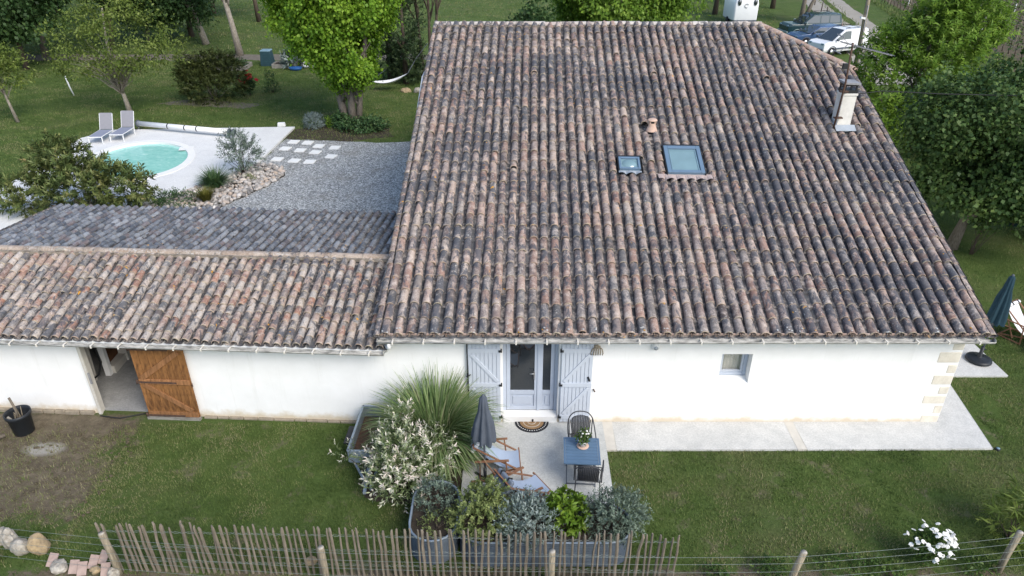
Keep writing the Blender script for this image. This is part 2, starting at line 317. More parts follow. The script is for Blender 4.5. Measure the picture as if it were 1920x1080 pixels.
class MB:
    def __init__(s): s.v = []; s.f = []; s.sm = []
    def add(s, V, F, smooth=False):
        n = len(s.v); s.v += [tuple(x) for x in V]; s.f += [tuple(i+n for i in f) for f in F]; s.sm += [smooth]*len(F); return s
    def box(s, c, size, rot=None, taper=1):
        x, y, z = (a/2 for a in size); P = [Vector((sx*x*(taper if sz > 0 else 1), sy*y*(taper if sz > 0 else 1), sz*z)) for sz in (-1, 1) for sy in (-1, 1) for sx in (-1, 1)]
        if rot is not None:
            rm = rot if isinstance(rot, Matrix) else Euler(rot).to_matrix(); P = [rm @ p for p in P]
        c = Vector(c); return s.add([p+c for p in P], [(0, 2, 3, 1), (4, 5, 7, 6), (0, 1, 5, 4), (2, 6, 7, 3), (0, 4, 6, 2), (1, 3, 7, 5)])
    def bar(s, a, b, w, h=None, up=(0, 0, 1)):
        a, b = Vector(a), Vector(b); d = (b-a); L = d.length; d.normalize(); u = Vector(up)
        if abs(d.dot(u)) > .95: u = Vector((0, 1, 0))
        x = d.cross(u).normalized(); z = x.cross(d); return s.box((a+b)/2, (w, L, h or w), Matrix((x, d, z)).transposed())
    def tube(s, pts, r, n=8, cap=True, smooth=True, flat=1):
        pts = [Vector(p) for p in pts]; rs = r if hasattr(r, '__len__') else [r]*len(pts); V = []; F = []; ref = None
        for i, p in enumerate(pts):
            d = (pts[min(i+1, len(pts)-1)]-pts[max(i-1, 0)]).normalized()
            if ref is None: ref = d.orthogonal().normalized()
            x = (ref-d*ref.dot(d)); x = x.normalized() if x.length > 1e-5 else d.orthogonal().normalized(); ref = x; y = d.cross(x)
            for k in range(n):
                a = 2*math.pi*k/n; V.append(p+(x*math.cos(a)+y*math.sin(a)*flat)*rs[i])
        for i in range(len(pts)-1):
            for k in range(n): F.append((i*n+k, i*n+(k+1) % n, (i+1)*n+(k+1) % n, (i+1)*n+k))
        if cap: F.append(tuple(range(n-1, -1, -1))); F.append(tuple(range((len(pts)-1)*n, len(pts)*n)))
        return s.add(V, F, smooth)
    def cyl(s, a, b, r, r2=None, n=12, smooth=True): return s.tube([a, b], [r, r2 if r2 is not None else r], n, True, smooth)
    def lathe(s, c, prof, n=16, smooth=True, sx=1, sy=1):
        V = []; F = []; m = len(prof)
        for (r, z) in prof:
            for k in range(n):
                a = 2*math.pi*k/n; V.append((c[0]+r*math.cos(a)*sx, c[1]+r*math.sin(a)*sy, c[2]+z))
        for i in range(m-1):
            for k in range(n): F.append((i*n+k, i*n+(k+1) % n, (i+1)*n+(k+1) % n, (i+1)*n+k))
        return s.add(V, F, smooth)
    def prism(s, poly, z0, z1, holes=()):
        loops = [[Vector((x, y, 0)) for x, y in poly]]+[[Vector((x, y, 0)) for x, y in h] for h in holes]
        tri = tessellate_polygon(loops); fl = [p for l in loops for p in l]; n = len(fl)
        V = [(p.x, p.y, z1) for p in fl]+[(p.x, p.y, z0) for p in fl]; F = []
        for t in tri:
            a, b, c = (fl[i] for i in t)
            if (b-a).cross(c-a).z < 0: t = (t[0], t[2], t[1])
            F.append(tuple(t)); F.append((t[2]+n, t[1]+n, t[0]+n))
        k = 0
        for l in loops:
            m = len(l)
            for i in range(m): F.append((k+i, k+(i+1) % m, n+k+(i+1) % m, n+k+i))
            k += m
        return s.add(V, F)
    def sheet(s, poly, z, holes=()):
        loops = [[Vector((x, y, 0)) for x, y in poly]]+[[Vector((x, y, 0)) for x, y in h] for h in holes]
        tri = tessellate_polygon(loops); fl = [p for l in loops for p in l]; F = []
        for t in tri:
            a, b, c = (fl[i] for i in t); F.append(tuple(t) if (b-a).cross(c-a).z > 0 else (t[0], t[2], t[1]))
        return s.add([(p.x, p.y, z) for p in fl], F)
    def rock(s, c, size, seed=0, sub=2, rot=0):
        bm = bmesh.new(); bmesh.ops.create_icosphere(bm, subdivisions=sub, radius=1); rr = random.Random(seed)
        ks = [(Vector((rr.gauss(0, 1), rr.gauss(0, 1), rr.gauss(0, 1))), rr.random()*6, rr.uniform(.06, .16)) for _ in range(5)]
        cr, sr = math.cos(rot), math.sin(rot); V = []
        for v in bm.verts:
            f = 1+sum(a*math.sin(k.dot(v.co)*1.6+ph) for k, ph, a in ks)+(sum(.03*math.sin(k.dot(v.co)*(5+2*i)+ph) for i, (k, ph, a) in enumerate(ks)) if sub > 2 else 0)
            p = Vector((v.co.x*size[0], v.co.y*size[1], v.co.z*size[2]))*f; V.append((c[0]+p.x*cr-p.y*sr, c[1]+p.x*sr+p.y*cr, c[2]+p.z))
        s.add(V, [[v.index for v in f.verts] for f in bm.faces], False); bm.free(); return s
    def mesh(s, name, m):
        me = bpy.data.meshes.new(name); me.from_pydata(s.v, [], s.f); me.materials.append(m)
        me.polygons.foreach_set('use_smooth', s.sm); me.update(); return me
    def build(s, name, m, parent=None, bevel=0, **props):
        o = bpy.data.objects.new(name, s.mesh(name, m)); link(o, parent, **props)
        if bevel:
            bv = o.modifiers.new('b', 'BEVEL'); bv.width = bevel; bv.segments = 2; bv.limit_method = 'ANGLE'
        return o
def obj(name, me, parent=None, loc=None, **props):
    o = bpy.data.objects.new(name, me); link(o, parent, **props)
    if loc is not None: o.location = loc
    return o
def smooth_path(P, k=4):
    P = [Vector(p) for p in P]; out = []
    for i in range(len(P)-1):
        a, b, c, d = P[max(i-1, 0)], P[i], P[i+1], P[min(i+2, len(P)-1)]
        for j in range(k):
            t = j/k; out.append(.5*((2*b)+(c-a)*t+(2*a-5*b+4*c-d)*t*t+(3*b-a-3*c+d)*t**3))
    return out+[P[-1]]
def copy_tree(o, parent=None):
    c = o.copy(); COL.objects.link(c); c.parent = parent
    for ch in list(o.children): copy_tree(ch, c)
    return c
def struct(name, o): o['kind'] = 'structure'; return o
def wavy(poly, step=.4, amp=.06, seed=0):
    rr = random.Random(seed); out = []
    for i, a in enumerate(poly):
        b = poly[(i+1) % len(poly)]; L = math.dist(a, b); n = max(1, int(L/step))
        for k in range(n): t = k/n; out.append((a[0]+(b[0]-a[0])*t+rr.uniform(-amp, amp), a[1]+(b[1]-a[1])*t+rr.uniform(-amp, amp)))
    return out

# ---------------------------------------------------------------- foliage helpers
def unit(a): return a/np.maximum(np.linalg.norm(a, axis=-1, keepdims=True), 1e-6)
def leaves_mesh(name, P, D, N, L, Wd, rv, m, fold=.25):
    D = unit(D); S = unit(np.cross(D, N)); U = np.cross(S, D); n = len(P)
    L = np.broadcast_to(np.asarray(L, float), (n,))[:, None]; Wd = np.broadcast_to(np.asarray(Wd, float), (n,))[:, None]
    V = np.empty((n, 4, 3)); V[:, 0] = P; V[:, 1] = P+D*L*.45+S*Wd*.5+U*Wd*fold; V[:, 2] = P+D*L-U*L*.12; V[:, 3] = P+D*L*.45-S*Wd*.5+U*Wd*fold
    F = np.arange(n*4).reshape(n, 4); return mesh_np(name, V.reshape(-1, 3), F, m, np.repeat(rv, 4))
def clumps(rg, ell, n, shell=.5, lump=0.):
    w = np.array([e[3]*e[4]+e[4]*e[5]+e[3]*e[5] for e in ell]); w = w/w.sum(); idx = rg.choice(len(ell), n, p=w); E = np.array(ell)[idx]
    o = unit(rg.normal(size=(n, 3))); r = (shell**3+(1-shell**3)*rg.random(n))**(1/3)
    if lump:
        ph = rg.random(9)*6.28; u = o*3.3+E[:, :3]; r = r*(1+lump*(np.sin(u[:, 0]*1.3+ph[0])+np.sin(u[:, 1]*1.7+u[:, 0]+ph[1])+np.sin(u[:, 2]*1.9-u[:, 1]+ph[2]))*.75)
        P = E[:, :3]+o*E[:, 3:6]*r[:, None]; s3 = 3.4/E[:, 3:6].mean(); g = np.sin(P[:, 0]*s3*.9+ph[3])+np.sin(P[:, 1]*s3+P[:, 2]*.6*s3+ph[4])+np.sin(P[:, 2]*s3*1.1-P[:, 0]*.5*s3+ph[5]); k = g > np.quantile(g, .17); return P[k], unit(o/E[:, 3:6])[k]
    return E[:, :3]+o*E[:, 3:6]*r[:, None], unit(o/E[:, 3:6])
def foliage(name, parent, m, ell, ncl, nl, spread, L, Wd, seed=1, shell=.5, mode='ball', up=.3, droop=0, shoot=.4, zmin=.05, tipw=0., lump=0.):
    rg = np.random.default_rng(seed); C, O = clumps(rg, ell, ncl, shell, lump); k = C[:, 2] > zmin; C, O = C[k], O[k]; n = len(C)
    cr = rg.random(n); rep = lambda a: np.repeat(a, nl, axis=0); T = n*nl
    if mode == 'ball':
        P = rep(C)+rg.normal(size=(T, 3))*spread; D = unit(rep(O)*.7+rg.normal(size=(T, 3))*.7+np.array([0, 0, -droop])); N = unit(rep(O)*.5+np.array([0, 0, .6])+rg.normal(size=(T, 3))*.4)
        rv = .55*rep(cr)+.45*rg.random(T)
    else:
        sh = unit(O+rg.normal(size=(n, 3))*.35+np.array([0, 0, up])); t = np.tile(np.linspace(0, 1, nl), n); A = rep(sh); rad = unit(np.cross(A, rg.normal(size=(T, 3))))
        P = rep(C)+A*(t*shoot)[:, None]+rg.normal(size=(T, 3))*spread*.2; D = unit(A*.75+rad*.75+np.array([0, 0, -droop])); N = unit(A-rad*.4+np.array([0, 0, .3]))
        rv = np.clip(.45*rep(cr)+.35*rg.random(T)+.2*t+tipw*(t-.4), 0, 1)
    k = P[:, 2] > .02; Ls = L*rg.uniform(.7, 1.25, T)
    return obj(name, leaves_mesh(name, P[k], D[k], N[k], Ls[k], Wd*Ls[k]/L, rv[k], m), parent), C
def branch_pts(a, b, rr, sag=.12, n=5):
    a, b = Vector(a), Vector(b); L = (b-a).length; q = [a]
    for i in range(1, n): t = i/n; q.append(a.lerp(b, t)+Vector((rr.gauss(0, .035), rr.gauss(0, .035), sag*math.sin(t*math.pi)))*L)
    q.append(b); return q
def trunk_obj(parent, m, pts, r0, r1, limbs=(), lr=.3, seed=0, n=8, name='trunk'):
    """tapered trunk through pts; limbs: (t along trunk, target)"""
    rr = random.Random(seed); mb = MB(); k = len(pts); rs = [r0*1.25]+[r0+(r1-r0)*i/(k-1) for i in range(1, k)]
    mb.tube(pts, rs, n); pv = [Vector(p) for p in pts]
    for t, tg in limbs:
        f = t*(k-1); i = min(int(f), k-2); a = pv[i].lerp(pv[i+1], f-i); ra = (r0+(r1-r0)*t)*lr*2
        q = branch_pts(a, tg, rr); mb.tube(q, [max(ra*(1-.85*j/(len(q)-1)), .008) for j in range(len(q))], 5)
    return mb.build(name, m, parent)
def blades_mesh(name, base, dirs, length, width, m, rv, seg=5, grav=1.0):
    """arching grass blades"""
    n = len(base); V = np.empty((n, seg+1, 2, 3)); side = unit(np.cross(dirs, np.array([0, 0, 1.])+np.zeros_like(dirs))); h = unit(dirs*np.array([1, 1, 0.])); ln = np.arccos(np.clip(dirs[:, 2], -1, 1)); c = base.copy()
    for i in range(seg+1):
        t = i/seg; th = np.minimum(ln*(.25+grav*1.9*t**1.2), 2.75)
        if i: c = c+(h*np.sin(th)[:, None]+np.array([0, 0, 1.])*np.cos(th)[:, None])*(length/seg)[:, None]; c[:, 2] = np.maximum(c[:, 2], .02)
        w = (width*(1-t**2*.95))[:, None]*.5; V[:, i, 0] = c-side*w; V[:, i, 1] = c+side*w
    b = (np.arange(n)*(seg+1)*2)[:, None, None]; s = (np.arange(seg)*2)[None, :, None]; q = np.array([0, 1, 3, 2])[None, None, :]
    return mesh_np(name, V.reshape(-1, 3), (b+s+q).reshape(-1, 4), m, np.repeat(rv, (seg+1)*2))
def grass_plant(name, label, loc, n, length, lean, width, m, seed, rad=.15, grav=1., group=None, part='blades', cat='ornamental grass'):
    rg = np.random.default_rng(seed); t = thing(name, label, cat, loc, 0, group); a = rg.random(n)*2*np.pi; rr = rad*np.sqrt(rg.random(n))
    base = np.stack([rr*np.cos(a), rr*np.sin(a), np.zeros(n)], 1); ln = lean*np.sqrt(rg.random(n)); a2 = a+rg.normal(size=n)*.5
    d = unit(np.stack([np.cos(a2)*np.sin(ln), np.sin(a2)*np.sin(ln), np.cos(ln)], 1)); L = length*rg.uniform(.55, 1.1, n)
    obj(part, blades_mesh(part, base, d, L, width*rg.uniform(.6, 1.2, n), m, rg.random(n), 8, grav), t); return t

# ================================================================= SETTING
G = 'structure'
MB().sheet([(-260, -60), (260, -60), (260, 420), (-260, 420)], 0).build('ground', M['lawn'], kind=G)
MB().sheet(wavy([(-3.2, -1.2), (-1.05, -.05), (-1.05, -2.3), (-1.9, -2.5), (-3.0, -2.3)], .25, .07, 6), .006).build('planting_soil', M['mulch'], kind=G)
# patio, side paths (slabs stand a little above the lawn)
MB().prism([(-1.02, -2.75), (2.03, -2.75), (2.06, 0), (-1.02, 0)], -.1, .045).build('patio', M['patio'], kind=G, bevel=.006)
MB().prism([(2.06, -.95), (2.27, -.95), (2.27, 0), (2.063, 0)], -.1, .047).build('path_band', M['bandstone'], kind=G, bevel=.006)
MB().prism([(2.274, -.94), (6.20, -.93), (6.20, 0), (2.274, 0)], -.1, .043).build('side_path', M['strip'], kind=G, bevel=.006)
MB().prism([(6.204, -.935), (6.40, -.935), (6.40, 0), (6.204, 0)], -.1, .047).build('path_band', M['bandstone'], kind=G, bevel=.006)
MB().prism([(6.404, -.93), (10.45, -.90), (10.74, 1.2), (10.80, 1.75), (9.72, 1.75), (9.72, 0), (6.404, 0)], -.1, .043).build('side_path', M['strip'], kind=G, bevel=.006)
MB().prism([(9.72, 1.755), (12.40, 1.755), (12.36, 3.6), (12.2, 6.5), (9.72, 6.5)], -.1, .05).build('terrace', M['strip'], kind=G, bevel=.006)
# pool deck with pool
ang = R(118); pa, pb = 2.95, 2.3; pc = (-16.8, 18.2)
def ell(k, n=48): return [(pc[0]+k*pa*math.cos(u)*math.cos(ang)-k*pb*math.sin(u)*math.sin(ang), pc[1]+k*pa*math.cos(u)*math.sin(ang)+k*pb*math.sin(u)*math.cos(ang)) for u in (2*math.pi*i/n for i in range(n))]
deck = [(-11.2, 23.36), (-20.24, 22.8), (-21.2, 21.4), (-20.75, 14.3), (-20.5, 7), (-16, 7), (-15, 12.2), (-13.5, 14.1), (-12.58, 15.32), (-11.6, 17.4), (-11.37, 17.88)]
MB().prism(deck, -.1, .10, [ell(.995)]).build('pool_deck', M['deck'], kind=G)
n = 48; o_, i_ = ell(1.0), ell(.865); mb = MB()
V = [(x, y, .125) for x, y in o_]+[(x, y, .125) for x, y in i_]+[(x, y, -.1) for x, y in o_]+[(x, y, -.35) for x, y in i_]
F = []
for k in range(n):
    j = (k+1) % n; F += [(k, j, n+j, n+k), (k, 2*n+k, 2*n+j, j), (n+k, n+j, 3*n+j, 3*n+k)]
mb.add(V, F); mb.build('pool_coping', M['coping'], kind=G)
MB().sheet(ell(.868), .03).build('pool_water', M['water'], kind=G)
MB().box((-15.35, 19.75, .108), (.62, .5, .012), (0, 0, .25)).build('skimmer_lid', M['coping'], kind=G)
MB().sheet(wavy([(-11.25, 21.5), (-8.4, 21.2), (-6.7, 20.9), (-5, 21.15), (-2, 21.3), (-2, 5.8), (-14.5, 5.8), (-14.8, 12.0), (-13.4, 13.8), (-11.37, 17.88)], .5, .08, 2), .012).build('gravel_yard', M['gravel'], kind=G)
MB().sheet(wavy([(-12, 22.9), (-11.1, 23.2), (-9.0, 24.2), (-6.5, 23.6), (-5.9, 22), (-8.4, 21.0), (-11.3, 21.3)], .4, .1, 12), .006).build('tree_soil', M['mulch'], kind=G)
MB().sheet(wavy([(-60, 40.4), (-11, 40.6), (-3, 41), (-3, 42.6), (-11, 42.8), (-60, 42.6)], .8, .2, 13), .006).build('soil_strip', M['field_soil'], kind=G)
MB().sheet(wavy([(-20.5, 28.2), (-15, 27.3), (-14.5, 28.2), (-19, 29.5)], .4, .15, 14), .006).build('bush_soil', M['field_soil'], kind=G)
# track beyond the house with grass in the middle, vineyard floor
def strip(a, b, c, d): return [a, b, c, d]
MB().sheet(wavy([(22.6, 33), (25.9, 33), (30.9, 55), (36.6, 80), (41, 100), (39.6, 100), (33.4, 75), (28, 52)], 1.2, .12, 15), .006).build('track', M['road'], kind=G)
MB().sheet(wavy([(27.3, 34), (30.6, 44), (34.0, 58), (39, 80), (44, 100), (42.4, 100), (37.2, 80), (32.3, 58), (29.0, 45), (26.4, 35)], 1.2, .12, 16), .007).build('track', M['road'], kind=G)
MB().sheet([(34, 36), (110, 36), (110, 130), (50, 130), (42.5, 74)], .005).build('vineyard_ground', M['soil'], kind=G)

# ================================================================= ROOF TILES
def tile_arrays(L, r0, r1, nseg=8, arc=180, th=.012, squash=1.02):
    V = []; F = []; lip = []; m = nseg+1
    for y, r in ((0, r0), (.03, r0), (L, r1)):
        for k in range(m):
            a = R(90+arc/2-arc*k/nseg); V.append((r*math.cos(a), y, r*math.sin(a)*squash)); lip.append(1. if y == 0 else 0.)
    for j in range(2):
        for k in range(nseg): F.append((j*m+k, j*m+k+1, j*m+m+k+1, j*m+m+k))
    b = len(V)
    for k in range(m):
        a = R(90+arc/2-arc*k/nseg); V.append(((r0-th)*math.cos(a), .001, (r0-th)*math.sin(a)*squash)); lip.append(.7)
    for k in range(nseg): F.append((k, b+k, b+k+1, k+1))
    return np.array(V), np.array(F), np.array(lip)
def tile_mesh(name, m, *a, **k):
    V, F, lp = tile_arrays(*a, **k); me = mesh_np(name, V, F, m, None, False, lp); me.polygons.foreach_set('use_smooth', [i < 16 for i in range(len(F))]); return me
def clip(iv, holes):
    out = [iv]
    for a, b in holes:
        nx = []
        for s, e in out:
            if e <= a or s >= b: nx.append((s, e)); continue
            if s < a: nx.append((s, a))
            if e > b: nx.append((b, e))
        out = nx
    return [(s, e) for s, e in out if e-s > .06]
def roof_field(roof, O, ex, d, ncol, pitch, rows, expo, L, r0, mt, mst, n_ind, seed, holes=lambda c: [], smin=0, smax=99, wob=1., arc=180, tilt=.032, chan=True):
    """cover tiles (big ones as parts), channel tiles as one stuff mesh"""
    rr = random.Random(seed); ex = Vector(ex).normalized(); d = Vector(d).normalized(); nn = ex.cross(d).normalized(); e2 = d.cross(nn)
    B = Matrix((e2, d, nn)).transposed(); O = Vector(O); me = tile_mesh('roof_tile', mt, L, r0, r0*.86, arc=arc); TV, TF, TL = tile_arrays(L, r0, r0*.86, arc=arc)
    SV = []; SF = []; SR = []; nv = 0; cnt = 0; CV = []; CF = []; CR = []; nc = 0; drift = [rr.gauss(0, .006)*wob for _ in range(ncol+1)]
    for k in range(rows):
        for c in range(ncol):
            ph = drift[c]*1.5; s0 = k*expo+ph+rr.gauss(0, .009)*wob; s1 = s0+L
            for (a, b) in clip((max(s0, smin), min(s1, smax)), holes(c)):
                if b-a < min(.12, .4*L): continue
                yaw = rr.gauss(0, .018)*wob; pos = O+ex*((c+.5)*pitch+rr.gauss(0, .006)*wob+drift[c])+d*a+nn*(.035+rr.gauss(0, .006)*wob+.014*math.sin(c*.31+k*.23)+.010*math.sin(k*.83+c*.07))-d*(rr.uniform(.03, .09) if rr.random() < .012 and k else 0)
                rot = B @ Euler((-tilt+rr.gauss(0, .008)*wob, rr.gauss(0, .05)*wob, yaw)).to_matrix(); sc = (b-a)/L
                if cnt < n_ind and sc > .95:
                    o = bpy.data.objects.new('roof_tile', me); COL.objects.link(o); o.parent = roof
                    o.matrix_local = Matrix.Translation(pos) @ rot.to_4x4(); cnt += 1
                else:
                    V = TV*np.array([1, sc, 1]); SV.append(V @ np.array(rot).T+np.array(pos)); SF.append(TF+nv); nv += len(TV); SR.append(np.full(len(TV), rr.random()))
    if chan:
        for c in range(ncol+1):
            for k in range(rows):
                for (a, b) in clip((max(k*expo-.04, smin-.04), min(k*expo+L, smax)), holes(min(c, ncol-1)) if 0 < c else []):
                    V = []
                    for y, r, zz in ((a, pitch*.36, .012+tilt*L), (b, pitch*.36, .0)):
                        for j in range(7):
                            an = R(180+180*j/6); p = O+ex*(c*pitch+r*math.cos(an)*1.15)+d*y+nn*(zz+.05+r*math.sin(an)*.65); V.append(p)
                    CV.append(np.array(V)); CF.append(np.array([(j, j+1, 8+j, 7+j) for j in range(6)])+nc); nc += 14; CR.append(np.full(14, rr.random()))
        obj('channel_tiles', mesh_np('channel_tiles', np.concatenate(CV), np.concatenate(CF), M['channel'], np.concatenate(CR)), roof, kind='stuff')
    if SV: obj('roof_tiles', mesh_np('roof_tiles', np.concatenate(SV), np.concatenate(SF), mst, np.concatenate(SR), False, np.tile(TL, len(SV))), roof, kind='stuff')
    return B

def wall_holes(x0, x1, z0, z1, th, holes, f=lambda x: 0.):
    """wall sheet with real openings, front on y=f(x), th thick"""
    xs = sorted({x0, x1, *[h[0] for h in holes], *[h[1] for h in holes]}); zs = sorted({z0, z1, *[h[2] for h in holes], *[h[3] for h in holes]})
    sol = lambda i, j: 0 <= i < len(xs)-1 and 0 <= j < len(zs)-1 and not any(h[0] <= (xs[i]+xs[i+1])/2 <= h[1] and h[2] <= (zs[j]+zs[j+1])/2 <= h[3] for h in holes)
    mb = MB(); P = lambda x, y, z: (x, f(x)+y, z)
    for i in range(len(xs)-1):
        for j in range(len(zs)-1):
            if not sol(i, j): continue
            a, b, c, d = xs[i], xs[i+1], zs[j], zs[j+1]
            Q = [[P(a, 0, c), P(b, 0, c), P(b, 0, d), P(a, 0, d)], [P(b, th, c), P(a, th, c), P(a, th, d), P(b, th, d)]]
            if not sol(i-1, j): Q.append([P(a, th, c), P(a, 0, c), P(a, 0, d), P(a, th, d)])
            if not sol(i+1, j): Q.append([P(b, 0, c), P(b, th, c), P(b, th, d), P(b, 0, d)])
            if not sol(i, j-1): Q.append([P(a, th, c), P(b, th, c), P(b, 0, c), P(a, 0, c)])
            if not sol(i, j+1): Q.append([P(a, 0, d), P(b, 0, d), P(b, th, d), P(a, th, d)])
            for q in Q: mb.add(q, [(0, 1, 2, 3)])
    return mb

# ================================================================= FARMHOUSE
house = thing('farmhouse', 'large white farmhouse under the broad weathered canal tile roof', 'house', (3.5, 0, 0))
hx = Vector((-3.5, 0, 0))
def H(mb, name, m, parent=None, **k):
    """build in world coordinates as a descendant of the house"""
    o = mb.build(name, m, parent if parent is not None else house, **k)
    if parent is None or parent is house: o.location = hx
    return o
wall = H(wall_holes(-2.72, 9.7, -.05, 2.55, .4, [(-.2, 1.02, -.04, 2.28), (4.54, 5.2, 1.13, 1.90)]), 'wall', M['plaster'])
mb = MB()
rz = lambda y: 2.57+4.29/12.05*(y+.35)-.16
for xa, xb in ((9.3, 9.70), (-2.72, -2.3)):
    pr = [(.402, -.05), (23.4, -.05), (23.4, 2.35), (14.3, rz(9.1)), (9.1, rz(9.1)), (.402, rz(.40))]; n_ = len(pr)
    mb.add([(xa, y, z) for y, z in pr]+[(xb, y, z) for y, z in pr], [tuple(reversed(range(n_))), tuple(range(n_, 2*n_))]+[(i, (i+1) % n_, n_+(i+1) % n_, n_+i) for i in range(n_)])
mb.box((3.5, 23.2, 1.2), (11.5, .3, 2.4))
H(mb, 'side_walls', M['plaster'])
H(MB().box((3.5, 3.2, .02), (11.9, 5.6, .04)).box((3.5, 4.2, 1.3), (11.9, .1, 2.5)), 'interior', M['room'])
# quoin stones at the free corner
q = [(.0, .24, .42), (.27, .25, .2), (.55, .24, .52), (.82, .22, .24), (1.08, .27, .46), (1.39, .24, .22), (1.67, .29, .5), (2.0, .25, .26)]
for i, (z, h, w) in enumerate(q):
    b = MB().box((9.71-w/2, .192, z+h/2), (w, .40, h)); o = H(b, 'quoin_stone', M['quoin'], wall, bevel=.03); o.location = (0, 0, 0)
# ---- roof
KX, KY, KZ = .31, 12.05, 4.29
O = Vector((-2.74, -.35, 2.57)); dv = Vector((KX, KY, KZ)); LEN = dv.length; dn = dv.normalized()
roof = thing('roof', '', ''); del roof['label']; del roof['category']; roof.parent = house; roof.location = hx
NC = 50; PITCH = 12.64/NC; nrm = Vector((1, 0, 0)).cross(dn).normalized()
def sY(y): return (y+.35)/KY*LEN
HIP0, HIP1 = (7.98, 11.7), (10.17, 9.1)          # hip line from ridge end down to the verge
def roof_holes(c):
    x = (c+.5)*PITCH; hs = []
    # hip
    for i in range(120):
        s = LEN*(.6+.4*i/119); X = O.x+x+KX*s/LEN; Y = O.y+KY*s/LEN
        yl = HIP0[1]+(X-HIP0[0])/(HIP1[0]-HIP0[0])*(HIP1[1]-HIP0[1])
        if X > HIP0[0] and Y > yl-.05: hs.append((s, 99)); break
    def xs(y): return O.x+x+KX*(y+.35)/KY
    if 3.86 < xs(5) < 5.0: hs.append((sY(4.33), sY(5.55)))
    if 2.66 < xs(4.8) < 3.38: hs.append((sY(4.5), sY(5.12)))
    if 3.62 < xs(6.3) < 3.95: hs.append((sY(6.15), sY(6.55)))
    if 8.72 < xs(6.5) < 9.42: hs.append((sY(6.2), sY(6.95)))
    return hs
roof_field(roof, O, (1, 0, 0), dn, NC, PITCH, 32, .402, .47, .096, M['tile_house'], M['tiles_house'], 300, 11, roof_holes, 0, LEN)
def onroof(x, y, up=0):   # point on roof plane
    p = O+dn*sY(y); return Vector((x, y, p.z))+nrm*up
# deck under the tiles, rear slopes, hip slope
mb = MB(); e = -.045
A = [onroof(-2.74, -.3, e), onroof(9.9, -.3, e), onroof(10.15, 9.1, e), onroof(7.98, 11.7, e), onroof(-2.43, 11.7, e)]
mb.add(A, [(0, 1, 2, 3, 4)])
r1, r2 = Vector((7.98, 11.7, 6.80)), Vector((-2.43, 11.7, 6.80)); v1 = onroof(10.17, 9.1, e); v2 = Vector((10.2, 14.3, v1.z))
mb.add([r1, r2, (-2.7, 23.8, 2.45), (9.9, 23.8, 2.45), v2], [(0, 1, 2, 3, 4)]); mb.add([r1, v1, v2], [(0, 1, 2)])
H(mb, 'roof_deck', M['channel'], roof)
# hip slope tiles are seen edge-on: three courses laid down the hip side
ridge_me = tile_mesh('ridge_tile', M['ridge'], .5, .125, .115, squash=.75); hip_me = tile_mesh('hip_tile', M['hip'], .5, .12, .10, squash=.8); vg_me = tile_mesh('verge_tile', M['tile_house'], .47, .088, .076)
for i in range(24):
    p = Vector((-2.5+.44*i, 11.72+rnd.gauss(0, .008), 6.86+rnd.gauss(0, .006))); o = obj('ridge_tile', ridge_me, roof)
    o.matrix_local = Matrix.Translation(p) @ Matrix.Rotation(R(-90), 4, 'Z') @ Matrix.Rotation(R(1.5), 4, 'X')
mb = MB(); mb.box((2.75, 11.62, 6.80), (10.5, .2, .1)); H(mb, 'ridge_mortar', M['mortar'], roof)
ha = Vector((8.02, 11.7, 6.86)); hb = onroof(10.2, 9.05, .06); hd = (ha-hb); hl = hd.length; hd.normalize()
for i in range(8):
    p = hb+hd*(i*hl/8); side = hd.cross(Vector((0, 0, 1))).normalized(); up = side.cross(hd)
    for off, lift in ((0, .02), (.2, -.06)):
        o = obj('hip_tile', hip_me, roof); o.matrix_local = Matrix.Translation(p+side*off+up*(lift+rnd.gauss(0, .01))) @ Matrix((side, hd, up)).transposed().to_4x4()
mb = MB(); mb.bar(hb+Vector((-.13, -.06, -.05)), ha+Vector((-.1, -.1, -.05)), .22, .1); H(mb, 'hip_mortar', M['mortar'], roof)
for s_, x0, tl in ((-1, -.05, -55), (1, NC*PITCH+.03, 55)):
    for k in range(32):
        if s_ > 0 and k*.402 > 9.75: break
        p = O+Vector((x0, 0, 0))+dn*(k*.402+rnd.gauss(0, .012))+nrm*(.0); ex_ = dn.cross(nrm)
        o = obj('verge_tile', vg_me, roof); o.matrix_local = Matrix.Translation(p) @ (Matrix((ex_, dn, nrm)).transposed() @ Euler((-.02, R(tl), rnd.gauss(0, .015))).to_matrix()).to_4x4()
ec = MB(); e1, e2 = O+dn*.035+nrm*.012, O+dn*.035+nrm*.012+Vector((12.64, 0, 0)); ec.bar(e1, e2, .03, .085, nrm)
H(ec, 'eave_mortar', M['hip'], roof)
rl_ = random.Random(17); lich = [MB(), MB()]
for c in range(NC):
    if rl_.random() < .62:
        for _ in range(rl_.randint(1, 3)):
            a = R(90+rl_.uniform(-38, 38)); q_ = O+Vector(((c+.5)*PITCH+.09*math.cos(a), 0, 0))+dn*rl_.uniform(.02, .16)+nrm*(.04+.098*math.sin(a)); lich[0 if rl_.random() < .78 else 1].rock(q_, (rl_.uniform(.014, .032), rl_.uniform(.014, .035), .008), c, 1)
for mb_, nm, m_ in zip(lich, ('pale_lichen', 'orange_lichen'), (mat('pale_lichen', (.55, .55, .52), .9, .3, 30), mat('orange_lichen', (.55, .27, .03), .9, .4, 30))): H(mb_, nm, m_, roof)['kind'] = 'stuff'
